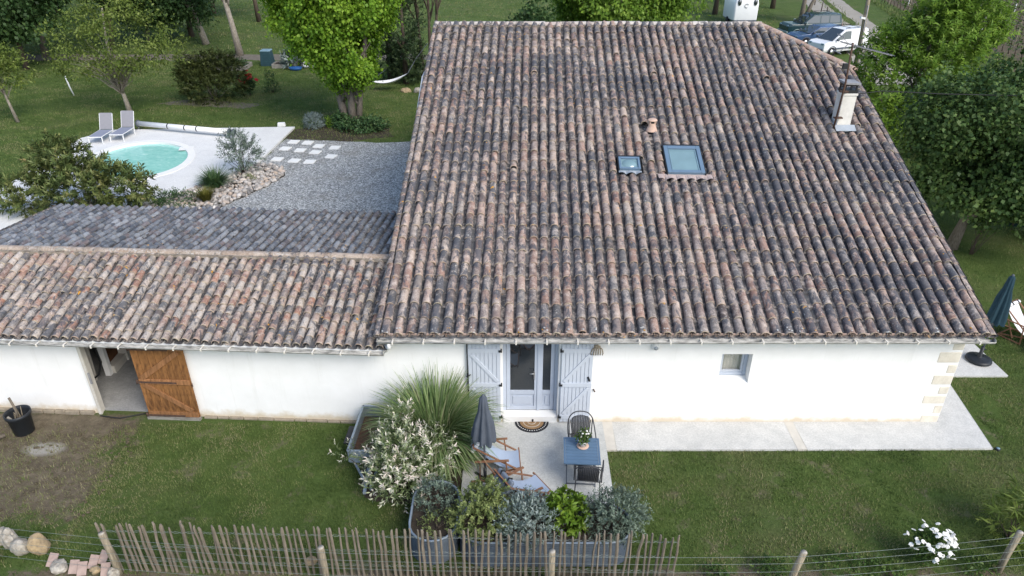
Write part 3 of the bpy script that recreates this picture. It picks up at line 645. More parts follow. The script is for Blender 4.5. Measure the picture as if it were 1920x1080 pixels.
# soffit / fascia and gutter
H(MB().box((3.55, -.18, 2.47), (12.6, .30, .05)), 'soffit', M['white'])
def gutter(parent, a, b, r=.065, loc=None, nbr=20, mk=None):
    a, b = Vector(a), Vector(b); d = (b-a).normalized(); s = Vector((0, 0, 1)).cross(d).normalized(); V = []; F = []; nsg = 8
    for rr_, in ((r,), (r-.006,)):
        for p in (a, b):
            for k in range(nsg+1): an = R(180+180*k/nsg); V.append(p+s*rr_*math.cos(an)+Vector((0, 0, 1))*rr_*math.sin(an))
    m = nsg+1
    for k in range(nsg): F += [(k, k+1, m+k+1, m+k), (2*m+k+1, 2*m+k, 3*m+k, 3*m+k+1)]
    F += [(0, m, 3*m, 2*m), (nsg, 2*m+nsg, 3*m+nsg, m+nsg)]
    mb = MB().add(V, F); mb.tube([a-s*r, b-s*r], .009, 6); mb.tube([a+s*r, b+s*r], .007, 6)
    for p in (a, b): mb.tube([p-d*.004, p+d*.004], r, 16)
    g = mb.build('gutter', M['gutter'], parent)
    if loc is not None: g.location = loc
    L = (b-a).length
    for i in range(nbr):
        p = a+d*(L*(i+.5)/nbr); k = MB().bar(p-s*(r+.012)+Vector((0, 0, .012)), p+s*(r+.01)+Vector((0, 0, .012)), .03, .012); k.bar(p-s*(r+.008)+Vector((0, 0, .02)), p-s*(r+.004)-Vector((0, 0, .05)), .03, .01)
        k.build('bracket', M['bracket'], g)
    return g
gutter(house, (-2.78, -.42, 2.51), (9.95, -.42, 2.51), .062, hx, 20)
# swan-neck downpipe where the barn roof meets the house
H(MB().tube([(-2.55, -.42, 2.46), (-2.55, -.42, 2.36), (-2.58, -.36, 2.30), (-2.64, -.24, 2.29), (-2.68, -.17, 2.24), (-2.68, -.16, 2.08)], .042, 10), 'downpipe', M['white'])
# ---- french door
df = MB()
df.box((-.165, .25, 1.24), (.07, .09, 2.08)); df.box((.985, .25, 1.24), (.07, .09, 2.08)); df.box((.41, .25, 2.24), (1.08, .09, .08))
door = H(df, 'french_door', M['greyblue_door'])
def leaf(x0, x1, hinge):
    s = .085; fr = MB(); y = .24
    for a, b, c, d in ((x0, x0+s, .22, 2.2), (x1-s, x1, .22, 2.2), (x0+s, x1-s, .22, .32), (x0+s, x1-s, .66, .76), (x0+s, x1-s, 2.1, 2.2)): fr.box(((a+b)/2, y, (c+d)/2), (b-a, .06, d-c))
    fr.box(((x0+x1)/2, y+.012, .49), (x1-x0-2*s, .03, .34)); fr.box(((x0+x1)/2, y, .49), (x1-x0-2*s-.12, .045, .22))
    o = fr.build('door_frame', M['greyblue_door'], door, bevel=.006)
    MB().box(((x0+x1)/2, y+.01, 1.43), (x1-x0-2*s+.004, .012, 1.344)).build('pane', M['glass'], door)
leaf(-.125, .585, 0); leaf(.60, .945, 1)
MB().box((.592, .2, 1.2), (.05, .02, 1.96)).build('astragal', M['greyblue_door'], door)
MB().box((.50, .2, 1.2), (.03, .012, .22)).tube([(.50, .2, 1.27), (.50, .15, 1.27), (.39, .145, 1.27)], .011, 8).build('handle', M['steel'], door)
H(MB().box((.41, .115, .12), (1.216, .226, .17)).box((.41, -.0125, .12), (1.216, .029, .168)), 'door_sill', M['white'], bevel=.006)
H(MB().cyl((.47, -.029, .12), (.47, -.04, .12), .022, n=10).box((.47, -.034, .09), (.035, .012, .06)), 'sill_latch', M['black'])
# ---- shutters folded back flat on the wall
def shutter(x0, x1, sgn):
    sh = MB().box(((x0+x1)/2, -.035, 1.14), (x1-x0-.012, .022, 2.07)); so = H(sh, 'shutter', M['greyblue'], label='open blue-grey ledged and braced shutter')
    npl = 8; w = (x1-x0)/npl
    for i in range(npl):
        MB().box((x0+w*(i+.5), -.055, 1.14), (w-.009, .02, 2.1)).build('plank', M['greyblue'], so, bevel=.003)
    for z in (.24, 1.13, 2.03): MB().box(((x0+x1)/2, -.074, z), (x1-x0-.004, .02, .11)).build('ledge', M['greyblue'], so, bevel=.004)
    xh, xf = (x1, x0) if sgn < 0 else (x0, x1); e = .07*(1 if xf > xh else -1)
    for za, zb in ((.33, 1.05), (1.22, 1.94)):
        MB().bar((xh+e, -.074, za), (xf-e, -.074, zb), .075, .018, (0, 1, 0)).build('brace', M['greyblue'], so, bevel=.004)
    for z in (.24, 1.13, 2.03): MB().box((xh-sgn*.0, -.09, z), (.075, .02, .05)).cyl((xh-sgn*.02, -.07, z-.04), (xh-sgn*.02, -.07, z+.05), .014, n=8).build('hinge', M['black'], so)
    return so
s1 = shutter(-.95, -.25, -1); s2 = shutter(1.07, 1.75, 1)
MB().cyl((-.965, -.07, .1), (-.965, -.07, 2.2), .014, n=8).box((-.965, -.09, 1.4), (.035, .03, .1)).bar((-1.0, -.1, 1.38), (-.9, -.12, 1.44), .016).build('bolt_rod', M['black'], s1)
MB().bar((1.66, -.075, 1.35), (1.70, -.1, 1.25), .03).build('catch', M['black'], s2)
H(MB().bar((1.80, -.02, .98), (1.84, -.05, .92), .022), 'shutter_catch', M['rust'])
# dried hanging ornament beside the shutter
mb = MB().rock((1.82, -.08, 2.14), (.07, .05, .05), 3, 1)
for i in range(6): a = -.10+i*.04; mb.tube([(1.82+a*.4, -.08, 2.14), (1.82+a, -.11, 2.10), (1.82+a*1.3, -.09, 2.0-.02*(i % 2)), (1.82+a*1.15, -.08, 1.93)], .013, 5)
hang = mb.build('dried_ornament', M['footing']); tag(hang, 'dried straw ornament hanging on the wall beside the right-hand shutter', 'wall ornament')
# ---- small window
wf = MB(); x0, x1, z0, z1, y = 4.545, 5.195, 1.19, 1.895, .25; s = .07
for a, b, c, d in ((x0, x0+s, z0, z1), (x1-s, x1, z0, z1), (x0+s, x1-s, z0, z0+s), (x0+s, x1-s, z1-s, z1)): wf.box(((a+b)/2, y, (c+d)/2), (b-a, .07, d-c))
win = H(wf, 'window', M['greyblue_door'], bevel=.004)
sf = MB(); s2_ = s+.05
for a, b, c, d in ((x0+s, x0+s2_, z0+s, z1-s), (x1-s2_, x1-s, z0+s, z1-s), (x0+s2_, x1-s2_, z0+s, z0+s2_), (x0+s2_, x1-s2_, z1-s2_, z1-s)): sf.box(((a+b)/2, y+.015, (c+d)/2), (b-a, .05, d-c))
sf.build('sash', M['greyblue'], win, bevel=.004)
MB().box(((x0+x1)/2, y+.02, (z0+z1)/2), (x1-x0-2*s2_+.002, .008, z1-z0-2*s2_+.002)).build('pane', M['clear'], win)
cv = []; cf = []; nx = 24
for i in range(nx+1):
    xx = x0+.06+(x1-x0-.12)*i/nx; yy = y+.10+.012*math.sin(i*1.9); cv += [(xx, yy, z0+.05), (xx, yy, z1-.05)]
cf = [(2*i, 2*i+2, 2*i+3, 2*i+1) for i in range(nx)]
MB().add(cv, cf, True).build('curtain', M['curtain'], win)
MB().add([(4.541, .0, 1.131), (5.199, .0, 1.131), (5.199, .21, 1.189), (4.541, .21, 1.189), (4.541, -.002, 1.115), (5.199, -.002, 1.115)], [(0, 1, 2, 3), (4, 5, 1, 0)]).build('sill', M['plaster'], win)
# round wall lamp
ml = MB().lathe((0, 0, 0), [(0, .10), (.05, .098), (.058, .06), (.085, .05), (.09, .0)], 20); ml.v = [(3.07+x, -z, 2.12+y) for x, y, z in ml.v]; ml.f = [tuple(reversed(f)) for f in ml.f]
lo = H(ml, 'wall_lamp', M['white']); MB().cyl((3.07, -.1, 2.12), (3.07, -.115, 2.12), .045, n=16).build('lens', M['zinc'], lo)
# ---- skylights, vents
ex_ = dn.cross(nrm)
def skylight(name, xa, xb, ya, yb, fw, m_in, shear=.1):
    c = onroof((xa+xb)/2+shear*.0, (ya+yb)/2, .07); w = xb-xa; h = sY(yb)-sY(ya); Rm = Matrix((ex_, dn, nrm)).transposed()
    o = MB()
    for (cx, cy, sx, sy) in ((-w/2+fw/2, 0, fw, h), (w/2-fw/2, 0, fw, h), (0, -h/2+fw/2, w-2*fw, fw), (0, h/2-fw*.6, w-2*fw, fw*1.2)): o.box((cx, cy, .03), (sx, sy, .13))
    fr = o.build(name, M['sk_frame'], house, bevel=.008); fr.matrix_local = Matrix.Translation(c+hx) @ Rm.to_4x4()
    MB().box((0, 0, .045), (w-2*fw-.002, h-2*fw-.004, .02)).build('pane', M['glass_sky'], fr)
    o = MB()
    for (cx, cy, sx, sy) in ((-w/2-.012, 0, .024, h+.05), (w/2+.012, 0, .024, h+.05), (0, h/2+.035, w+.1, .07)): o.box((cx, cy, .02), (sx, sy, .11))
    o.build('flashing', M['black'], fr); return fr, w, h
M['sk_frame'] = mat('skylight_blue_grey', (.13, .20, .28), .45, .12, 4)
sk1, w1, h1 = skylight('skylight', 3.96, 4.90, 4.45, 5.48, .10, None)
sk1['label'] = 'large blue-grey roof window'
b = MB(); nw = 30; V = []
for i in range(nw+1):
    xx = -w1/2-.25+(w1+.42)*i/nw; V += [(xx, -h1/2+.02, .02), (xx, -h1/2-.2, .0+.075*abs(math.sin((xx+.03)*math.pi/PITCH)))]
b.add(V, [(2*i, 2*i+1, 2*i+3, 2*i+2) for i in range(nw)]); b.build('lead_apron', M['lead'], sk1)
o = MB()
for (cx, cy, sx, sy) in ((-w1/2+.135, 0, .02, h1-.2), (w1/2-.135, 0, .02, h1-.2), (0, h1/2-.17, w1-.28, .02)): o.box((cx, cy, .062), (sx, sy, .014))
o.build('inner_bead', M['compost_lid'], sk1)
sk2, w2, h2 = skylight('skylight', 2.74, 3.28, 4.6, 5.05, .055, None); sk2['label'] = 'small dark roof light with domed pane'
V = []; F = []; nn_ = 14
for r_, z_ in ((.19, .056), (.15, .085), (.08, .10), (.0, .105)):
    for k in range(nn_): V.append((r_*math.cos(2*math.pi*k/nn_), r_*math.sin(2*math.pi*k/nn_)*.85, z_))
for i in range(3): F += [(i*nn_+k, i*nn_+(k+1) % nn_, (i+1)*nn_+(k+1) % nn_, (i+1)*nn_+k) for k in range(nn_)]
MB().add(V, F, True).build('dome', M['glass_sky'], sk2)
V = []
for i in range(nw+1): xx = -w2/2-.02+(w2+.04)*i/nw; V += [(xx, -h2/2+.02, .02), (xx, -h2/2-.13, .0+.075*abs(math.sin((xx+.1)*math.pi/PITCH)))]
MB().add(V, [(2*i, 2*i+1, 2*i+3, 2*i+2) for i in range(nw)]).build('zinc_apron', M['zinc'], sk2)
p = onroof(3.80, 6.3, .0)
vt = MB().lathe((p.x, p.y, p.z), [(.16, 0), (.12, .10), (.10, .14), (.10, .22)], 14); vt.lathe((p.x, p.y, p.z+.28), [(.0, .055), (.10, .05), (.135, .02), (.135, 0), (.0, -.005)], 16)
for k in range(4): a = R(45+90*k); vt.box((p.x+.09*math.cos(a), p.y+.09*math.sin(a), p.z+.245), (.035, .035, .08))
H(vt, 'roof_vent', M['terracotta'])
H(MB().cyl((p.x, p.y, p.z+.12), (p.x, p.y, p.z+.27), .07, n=10), 'vent_core', M['black'])
for (x, y) in ((.71, 8.81), (4.24, 8.76), (7.36, 8.55), (.08, 4.65)):
    xx = O.x+(round((x-O.x-KX*(y+.35)/KY)/PITCH-.5)+.5)*PITCH+KX*(y+.35)/KY; q_ = onroof(xx, y, .095)
    o = obj('vent_tile', tile_mesh('vent_tile', M['hip'], .22, .105, .055), house); o.matrix_local = Matrix.Translation(q_+hx) @ (Matrix((ex_, dn, nrm)).transposed() @ Euler((-.12, 0, 0)).to_matrix()).to_4x4()
    MB().box((0, .03, .03), (.13, .02, .06)).build('opening', M['black'], o)
# ---- chimney with cowl
M['render_grey'] = mat('weathered_render', (.70, .68, .63), .9, .3, 4, bump=.4, c2=(.54, .52, .48))
ch = H(MB().box((9.02, 6.55, 5.30), (.37, .40, 1.2)).box((9.02, 6.53, 4.98), (.43, .46, .20)).box((9.02, 6.55, 5.90), (.41, .44, .06)), 'chimney', M['render_grey'], bevel=.01)
MB().add([onroof(8.76, 6.16, .10), onroof(9.30, 6.16, .10), onroof(9.30, 6.36, .15), onroof(8.76, 6.36, .15)], [(0, 1, 2, 3)]).build('flashing', M['zinc'], ch)
cw = MB().box((9.02, 6.55, 5.97), (.36, .38, .08)).box((9.02, 6.55, 6.14), (.35, .36, .04))
for sx in (-1, 1):
    for sy in (-1, 1): cw.box((9.02+sx*.15, 6.55+sy*.16, 6.07), (.04, .04, .14))
cw.build('cowl', M['black'], ch); MB().box((9.02, 6.55, 6.19), (.43, .45, .05), (0, R(3), 0)).build('cap', M['cast'], ch)

# ================================================================= BARN
barn = thing('barn', 'low white barn with pink and grey tiled roof and open plank door', 'barn', (-8, .3, 0))
bx = Vector((8, -.3, 0)); K = .052
bf = lambda x: K*(-2.72-x)
def Bn(mb, name, m, parent=None, **k):
    o = mb.build(name, m, parent if parent is not None else barn, **k)
    if parent is None: o.location = bx
    return o
XL = -13.35
bwall = Bn(wall_holes(XL, -2.7203, -.05, 2.25, .15, [(-9.57, -8.42, -.04, 2.04)], bf), 'wall', M['plaster'])
ue = Vector((1, -K, 0)).normalized(); un = Vector((K, 1, 0)).normalized()
gb = MB()
V = [(XL, bf(XL), 2.2), (XL, 6.2, 2.6), (XL, 3.0, 2.98), (XL, bf(XL), -.05), (XL, 6.2, -.05)]
gb.add(V+[(x+.3, y, z) for x, y, z in V], [(0, 2, 1, 4, 3), (5, 8, 9, 6, 7)]); gb.box((-8.0, 6.1, 1.2), (10.7, .3, 2.6))
Bn(gb, 'side_walls', M['plaster'])
# inside: floor, side partition, post, panels
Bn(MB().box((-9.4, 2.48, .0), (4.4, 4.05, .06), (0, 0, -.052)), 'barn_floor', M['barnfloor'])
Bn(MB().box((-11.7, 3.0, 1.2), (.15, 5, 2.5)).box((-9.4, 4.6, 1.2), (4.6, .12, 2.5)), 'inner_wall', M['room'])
Bn(MB().box((-10.1, 1.84, 1.1), (.13, .12, 2.2)), 'inner_post', M['white'])
Bn(MB().box((-10.28, 1.60, 1.1), (.06, .06, 2.2), (0, .04, 0)), 'inner_post', M['bandstone'])
Bn(MB().box((-10.08, 2.75, .12), (.24, 1.7, .24)).box((-10.06, 2.62, .2), (.3, .3, .36)), 'manger_ledge', M['bandstone'])
Bn(MB().box((-10.16, 2.78, 1.0), (.05, 1.7, 1.5)), 'partition_boards', M['darkwood'])
Bn(MB().tube([(-10.2, 1.75, 1.9), (-10.17, 1.7, 1.1), (-10.12, 1.7, .5), (-10.2, 1.6, .2), (-10.35, 1.5, .1)], .025, 6).tube([(-9.5, .2, .05), (-9.0, .1, .06), (-8.45, .3, .05)], .012, 6), 'hose', M['black'])
Bn(MB().box((-9.56, bf(-9.5)-.012, 1.0), (.07, .05, 2.05)).box((-9.555, bf(-9.5)+.08, 1.0), (.028, .13, 2.03)), 'door_jamb', M['bandstone'])
Bn(MB().bar((-9.52, bf(-9.5)-.05, 1.18), (-9.52, bf(-9.5)-.05, .88), .02).bar((-9.50, bf(-9.5)-.04, 1.18), (-9.50, bf(-9.5)-.04, .88), .02), 'jamb_staple', M['cast'])
# plank door, folded open flat to the wall
bd = bpy.data.objects.new('barn_door', MB().box((.6, .012, 1.02), (1.18, .012, 1.98)).mesh('barn_door', M['doorwood'])); link(bd, barn, label='orange brown ledged plank door')
bd.location = Vector((-8.36, bf(-8.36)-.075, .02))+bx; bd.rotation_euler = (0, 0, -math.atan(K))
xx = 0.; rw = random.Random(5)
ws = [.17, .2, .16, .19, .15, .17, .16]
for w in ws:
    o = MB().box((0, 0, 0), (w-.008, .03, 2.0+rw.uniform(-.015, .015))).build('plank', M['doorwood'], bd, bevel=.004); o.location = (xx+w/2, -.01, 1.03); xx += w
for z in (.12, 1.03, 1.94):
    MB().box((0, 0, 0), (1.16, .03, .13)).build('ledge', M['bracewood'], bd, bevel=.005).location = (.6, -.041, z)
for a, b in (((.1, -.041, 1.11), (1.08, -.041, 1.84)), ((.1, -.041, .95), (1.08, -.041, .22))):
    a, b = Vector(a), Vector(b); c = (a+b)/2; MB().bar(a-c, b-c, .12, .03, (0, 1, 0)).build('brace', M['bracewood'], bd, bevel=.005).location = c
for z in (.09, 1.02, 1.90):
    MB().box((.43, -.062, z), (.9, .012, .045)).cyl((-.02, -.05, z-.05), (-.02, -.05, z+.05), .022, n=8).build('strap_hinge', M['rust'], bd)
MB().tube([(1.2, -.03, .95), (1.24, -.06, .95), (1.25, -.08, 1.04)], .012, 6).build('hook', M['rust'], bd)
MB().box((.6, -.035, -.0), (1.24, .10, .09)).build('bottom_board', M['greywood'], bd)
ft = MB(); rf = random.Random(8); x = XL
while x < -9.7: w = rf.uniform(.25, .5); ft.box((x+w/2, bf(x+w/2)-.02-rf.random()*.02, .03), (w-.02, .1, .1), (0, 0, -.05)); x += w
x = -7.1
while x < -2.9: w = rf.uniform(.25, .5); ft.box((x+w/2, bf(x+w/2)-.015-rf.random()*.02, .01), (w-.02, .08, .07), (0, 0, -.05)); x += w
Bn(ft, 'footing', M['footing'], bevel=.01)['kind'] = 'stuff'
# ---- barn roof
broof = thing('roof', '', ''); del broof['label']; del broof['category']; broof.parent = barn; broof.location = bx
EL = 10.75
pe = Vector((-2.66, -.33, 2.24)); pl = pe-ue*EL          # eave right end -> left end
dF = (un*2.62+Vector((0, 0, .78))); LF = dF.length
NB = 49; PB = EL/NB
roof_field(broof, pl, ue, dF, NB, PB, 13, LF/12.6, .30, .081, M['tile_barn'], M['tiles_barn'], 300, 21, smin=0, smax=LF, wob=1.5, tilt=.03)
rl = pl+dF; rr_ = pe+dF; dR = (un*3.5+Vector((0, 0, -.34))); LR = dR.length
# rear slope laid from its own eave, low pitch
o_r = rr_+dR
rear = thing('rear_roof', '', ''); del rear['label']; del rear['category']; rear.parent = barn; rear.location = bx
roof_field(rear, o_r+Vector((0, 0, .0)), -ue, -dR, NB, PB, 17, LR/16.6, .30, .070, M['tile_rear'], M['tiles_rear'], 0, 22, smin=0, smax=LR-.05, wob=1.3, tilt=.03)
mb = MB(); dz = Vector((0, 0, -.05)); mb.add([pl+dz, pe+dz, rr_+dz, rl+dz], [(0, 1, 2, 3)]); mb.add([rl+dz, rr_+dz, o_r+dz, rl+dR+dz], [(0, 1, 2, 3)]); Bn(mb, 'roof_deck', M['channel'], broof)
bridge_me = tile_mesh('ridge_tile', tilemat('barn_ridge_tile', True, [(.34, .26, .2), (.42, .34, .27), (.27, .22, .18), (.40, .29, .21)], .25, 9, 1.6), .42, .105, .10, squash=.7)
for i in range(29):
    p = rl+ue*(.375*i)+Vector((0, 0, .06+rnd.gauss(0, .004))); o = obj('ridge_tile', bridge_me, broof); o.matrix_local = Matrix.Translation(p) @ Matrix((-un, ue, Vector((0, 0, 1)))).transposed().to_4x4()
mb = MB(); mb.bar(rl-un*.07+Vector((0, 0, .035)), rr_-un*.07+Vector((0, 0, .035)), .16, .07); Bn(mb, 'ridge_mortar', M['mortar'], broof)
pp = rl+ue*2.45; Bn(MB().rock((pp.x, pp.y-.05, pp.z+.1), (.13, .10, .035), 5, 2), 'mortar_patch', M['stone_w'], broof)
gutter(barn, pl-un*.07+Vector((0, 0, -.05)), pe-un*.07-ue*.02+Vector((0, 0, -.05)), .06, bx, 18)
Bn(MB().bar(pl+un*.15+Vector((0, 0, -.03)), pe+un*.15+Vector((0, 0, -.03)), .30, .04), 'soffit', M['white'])

# ================================================================= FRONT YARD FURNITURE
# ---- slatted bistro table
t = thing('bistro_table', 'blue-grey slatted bistro table on the front patio', 'table', (1.41, -1.74, .045), R(-3))
for i in range(8): MB().box((0, -.315+.09*i, .69), (.64, .082, .018)).build('slat', M['tableblue'], t, bevel=.003)
fr = MB()
for sx in (-1, 1): fr.box((sx*.345, 0, .685), (.04, .76, .03))
for sy in (-1, 1): fr.box((0, sy*.375, .683), (.65, .03, .026))
fr.build('frame', M['tableblue'], t)
for sx in (-1, 1):
    for a, b in (((-.33, .67), (.30, 0)), ((.33, .67), (-.30, 0))): MB().bar((sx*.29, a[0], a[1]), (sx*.29, b[0], b[1]), .022).build('leg', M['anth'], t)
for y in (-.28, .28): MB().bar((-.29, y, .06 if y < 0 else .06), (.29, y, .06), .018).build('stretcher', M['anth'], t)
# ---- wicker armchairs
def wicker_chair(label, loc, rz):
    t = thing('wicker_armchair', label, 'chair', loc, rz, 'dark wicker armchairs at the bistro table')
    n = 13; V = []; F = []
    seat = MB()
    for i in range(n): x = -.2+.4*i/(n-1); seat.bar((x, -.2, .43), (x, .2, .42), .026, .012)
    for i in range(9): y = -.19+.38*i/8; seat.bar((-.21, y, .436), (.21, y, .436), .022, .008)
    seat.build('seat', M['wicker'], t)
    bk = MB(); nb = 12
    for i in range(nb+1): u = i/nb*2-1; bk.tube([(u*.17, .19+.0*u*u, .43), (u*.195, .255-.03*u*u, .62), (u*.21, .31-.05*u*u, .855-.10*u*u)], .012, 5)
    for z in np.linspace(.46, .84, 16):
        k = (z-.43)/.43; hw = (.17+.045*k)*(1 if k < .75 else math.sqrt(max(.05, 1-((k-.75)/.30)**2))); bk.tube([(u*hw, .195+.12*k-.05*u*u*k, z) for u in (-1, -.5, 0, .5, 1)], .008, 4)
    bk.build('backrest', M['wicker'], t)
    arch = [(-.28, -.24, 0), (-.28, -.25, .35), (-.285, -.22, .62), (-.285, .0, .66), (-.275, .2, .70), (-.245, .28, .80), (-.15, .325, .90), (0, .335, .93), (.15, .325, .90), (.245, .28, .80), (.275, .2, .70), (.285, .0, .66), (.285, -.22, .62), (.28, -.25, .35), (.28, -.24, 0)]
    MB().tube(smooth_path(arch), .013, 8).build('arm_frame', M['wicker'], t)
    for sx in (-1, 1): MB().tube([(sx*.25, .30, 0), (sx*.235, .2, .43), (sx*.25, .27, .78)], .012, 7).build('leg', M['wicker'], t)
    MB().tube([(-.28, -.24, .40), (0, -.23, .42), (.28, -.24, .40)], .012, 6).tube([(-.235, .2, .42), (.235, .2, .42)], .012, 6).tube([(-.26, -.2, .41), (-.235, .2, .42)], .011, 6).tube([(.26, -.2, .41), (.235, .2, .42)], .011, 6).build('seat_frame', M['wicker'], t)
wicker_chair('dark wicker armchair between the bistro table and the house wall', (1.46, -1.12, .045), R(0))
wicker_chair('dark wicker armchair pushed under the bistro table on its garden side', (1.52, -2.12, .045), R(172))
# ---- potted flowers
t = thing('potted_plant', 'white flowers in a white pot on a terracotta saucer on the blue-grey table', 'potted plant', (1.44, -1.62, .745))
MB().lathe((0, 0, 0), [(0, .0), (.10, 0), (.125, .018), (.118, .022), (0, .012)], 20).build('saucer', M['terracotta'], t)
MB().lathe((0, 0, .02), [(0, 0), (.065, 0), (.095, .13), (.10, .14), (.088, .14), (.08, .11), (0, .11)], 20).build('pot', M['pot_white'], t)
foliage('foliage', t, M['l_weed'], [(0, 0, .24, .11, .11, .10), (0, .02, .33, .05, .05, .1)], 45, 9, .03, .05, .03, 31, .2)
fl = MB(); rr = random.Random(2)
for i in range(9): a = rr.random()*6.3; q = rr.uniform(.02, .1); fl.rock((q*math.cos(a), q*math.sin(a), .30+rr.random()*.14-q*.5), (.024, .024, .016), i, 1)
fl.build('flowers', M['petal_w'], t)
# ---- half-round doormat
t = thing('doormat', 'half-round coir doormat with black border in front of the french door', 'doormat', (.45, -.02, .046))
def half(r, n=24, sy=.95): return [(r*math.cos(math.pi+math.pi*i/n), r*sy*math.sin(math.pi+math.pi*i/n)) for i in range(n+1)]
MB().prism(half(.385), 0, .016).build('border', M['rubber'], t)
MB().prism([(x, y-.012) for x, y in half(.27)], .016, .022).build('coir_field', M['coir'], t)
for k, r_ in enumerate((.24, .19, .14, .09)): MB().tube([(x, y-.014, .023) for x, y in half(r_)], .006, 5).build('coir_ring', M['rope'] if k % 2 else M['coir'], t)
dots = MB()
for i in range(19): a = math.pi+math.pi*(i+.5)/19; dots.cyl((.328*math.cos(a), .31*math.sin(a)-.006, .015), (.328*math.cos(a), .31*math.sin(a)-.006, .019), .014, n=8)
dots.build('border_dots', M['pot_white'], t, kind='stuff')
# ---- closed parasols
def parasol(label, loc, top, low, r, cm, base, lean=(0, 0)):
    t = thing('closed_parasol', label, 'parasol', loc)
    L = Vector((lean[0], lean[1], 1)); P = lambda z: Vector((L.x*z, L.y*z, z))
    MB().cyl(P(.0), P(top-.02), .021, n=10).build('pole', M['anth'], t)
    nf = 8; prof = [(.03, top), (.055, top-.04), (.075, top-.25), (r*.75, top-.6), (r, low+.12), (r*1.02, low)]; V = []; n = nf*6; mm = len(prof)
    for i, (rad, z) in enumerate(prof):
        for k in range(n):
            a = 2*math.pi*k/n; w = 1+(.24*math.cos(nf*a+.4*i)+.10*math.sin(3*a+i))*min(1, i/3); c = P(z); V.append((c.x+rad*w*math.cos(a), c.y+rad*w*math.sin(a), c.z+(.03*math.cos(nf*a) if i == mm-1 else 0)))
    F = [(i*n+k, (i+1)*n+k, (i+1)*n+(k+1) % n, i*n+(k+1) % n) for i in range(mm-1) for k in range(n)]
    MB().add(V, F, True).build('canopy', cm, t)
    V = []; prof = [(.035, top+.005), (.07, top-.05), (.095, top-.3), (.088, top-.37)]
    for i, (rad, z) in enumerate(prof):
        for k in range(n): a = 2*math.pi*k/n; w = 1+.16*math.cos(nf*a+1)*min(1, i/2); c = P(z); V.append((c.x+rad*w*math.cos(a), c.y+rad*w*math.sin(a), c.z+(.03*math.sin(nf*a) if i == 3 else 0)))
    F = [(i*n+k, (i+1)*n+k, (i+1)*n+(k+1) % n, i*n+(k+1) % n) for i in range(3) for k in range(n)]
    MB().add(V, F, True).build('vent_cap', cm, t); MB().lathe(tuple(P(top)), [(.03, 0), (.028, .03), (0, .05)], 10).build('finial', M['anth'], t)
    if base == 'round':
        b = MB().lathe((0, 0, 0), [(0, .012), (.29, .012), (.31, .03), (.30, .075), (.22, .10), (.06, .115), (.045, .13), (.04, .42), (0, .42)], 28).build('base', M['plastic_black'], t)
        MB().bar((.04, 0, .34), (.1, 0, .34), .02).build('knob', M['plastic_black'], b)
    else:
        b = MB()
        for i in range(4): a = R(45+90*i); b.bar((0, 0, .03), (.3*math.cos(a), .3*math.sin(a), .02), .04, .03)
        b.cyl((0, 0, .0), (0, 0, .34), .034, n=10); b.build('base', M['plastic_black'], t)
    return t
parasol('closed slate parasol standing on the front patio among the deck chairs', (-.55, -1.86, .045), 2.16, 1.10, .21, M['canopy'], 'cross')
parasol('closed petrol blue parasol in a round base on the side terrace', (12.03, 2.42, .05), 2.42, 1.15, .19, M['canopy2'], 'round', (.055, .04))
# ---- deck chairs with armrests
def deck_chair(label, loc, rz, cloth, pillow, strap=True, group='folding wooden deck chairs'):
    t = thing('deck_chair', label, 'deck chair', loc, rz, group); t.scale = (.84, .92, .92)       # faces +x
    w = .31
    for s in (-1, 1):
        MB().bar((.52, s*w, .30), (-.55, s*w, .98), .045, .028).build('back_rail', M['teak'], t, bevel=.004)
        MB().bar((.60, s*(w-.035), .33), (-.42, s*(w-.035), .04), .045, .028).build('seat_rail', M['teak'], t, bevel=.004)
        MB().bar((-.62, s*(w+.035), .03), (.30, s*(w+.035), .05), .04, .028).build('foot_rail', M['teak'], t, bevel=.004)
        MB().bar((-.52, s*(w+.035), .60), (.30, s*(w+.05), .62), .06, .022).build('armrest', M['teak'], t, bevel=.004)
        MB().bar((.22, s*(w+.035), .61), (.28, s*(w+.03), .05), .035, .026).bar((-.28, s*(w+.035), .60), (.02, s*(w+.03), .12), .035, .026).build('arm_post', M['teak'], t, bevel=.004)
    MB().bar((.58, -w-.05, .33), (.58, w+.05, .33), .035).build('front_bar', M['teak'], t)
    MB().bar((-.54, -w-.02, .98), (-.54, w+.02, .98), .035).build('top_bar', M['teak'], t); MB().bar((-.40, -w-.02, .06), (-.40, w+.02, .06), .03).build('low_bar', M['teak'], t)
    V = []; n = 12
    for i in range(n+1):
        u = i/n; x = .57+(-.53-.57)*u; z = .35+(.98-.35)*u-.26*math.sin(math.pi*min(1, u*1.02))**.9*(1-.25*u)
        V += [(x, -w+.035, z), (x, w-.035, z)]
    F = [(2*i, 2*i+1, 2*i+3, 2*i+2) for i in range(n)]
    V += [(x, y, z-.008) for x, y, z in V]; m = 2*(n+1); F += [(b+m, a+m, d+m, c+m) for a, b, c, d in F]
    MB().add(V, F, True).build('sling', cloth, t)
    if pillow: 
        p = MB().box((-.50, 0, .90), (.10, .52, .30), (0, R(32), 0)).build('pillow', pillow, t, bevel=.03)
        if strap:
            for y in (-.13, .13): MB().box((-.50, y, .90), (.112, .03, .34), (0, R(32), 0)).build('strap', M['black'], p)
    return t
deck_chair('wooden deck chair with pale blue sling behind the slate parasol', (-.33, -1.58, .045), R(3), M['canvas'], M['canvas_white'])
deck_chair('wooden deck chair with slate pillow beside the planter shrubs', (.20, -2.50, .045), R(33), M['canvas'], M['canvas_grey'])
deck_chair('deck chair with white sling on the side lawn behind the petrol parasol', (13.75, 3.55, .0), R(-62), M['canvas_white'], M['canvas_white'])
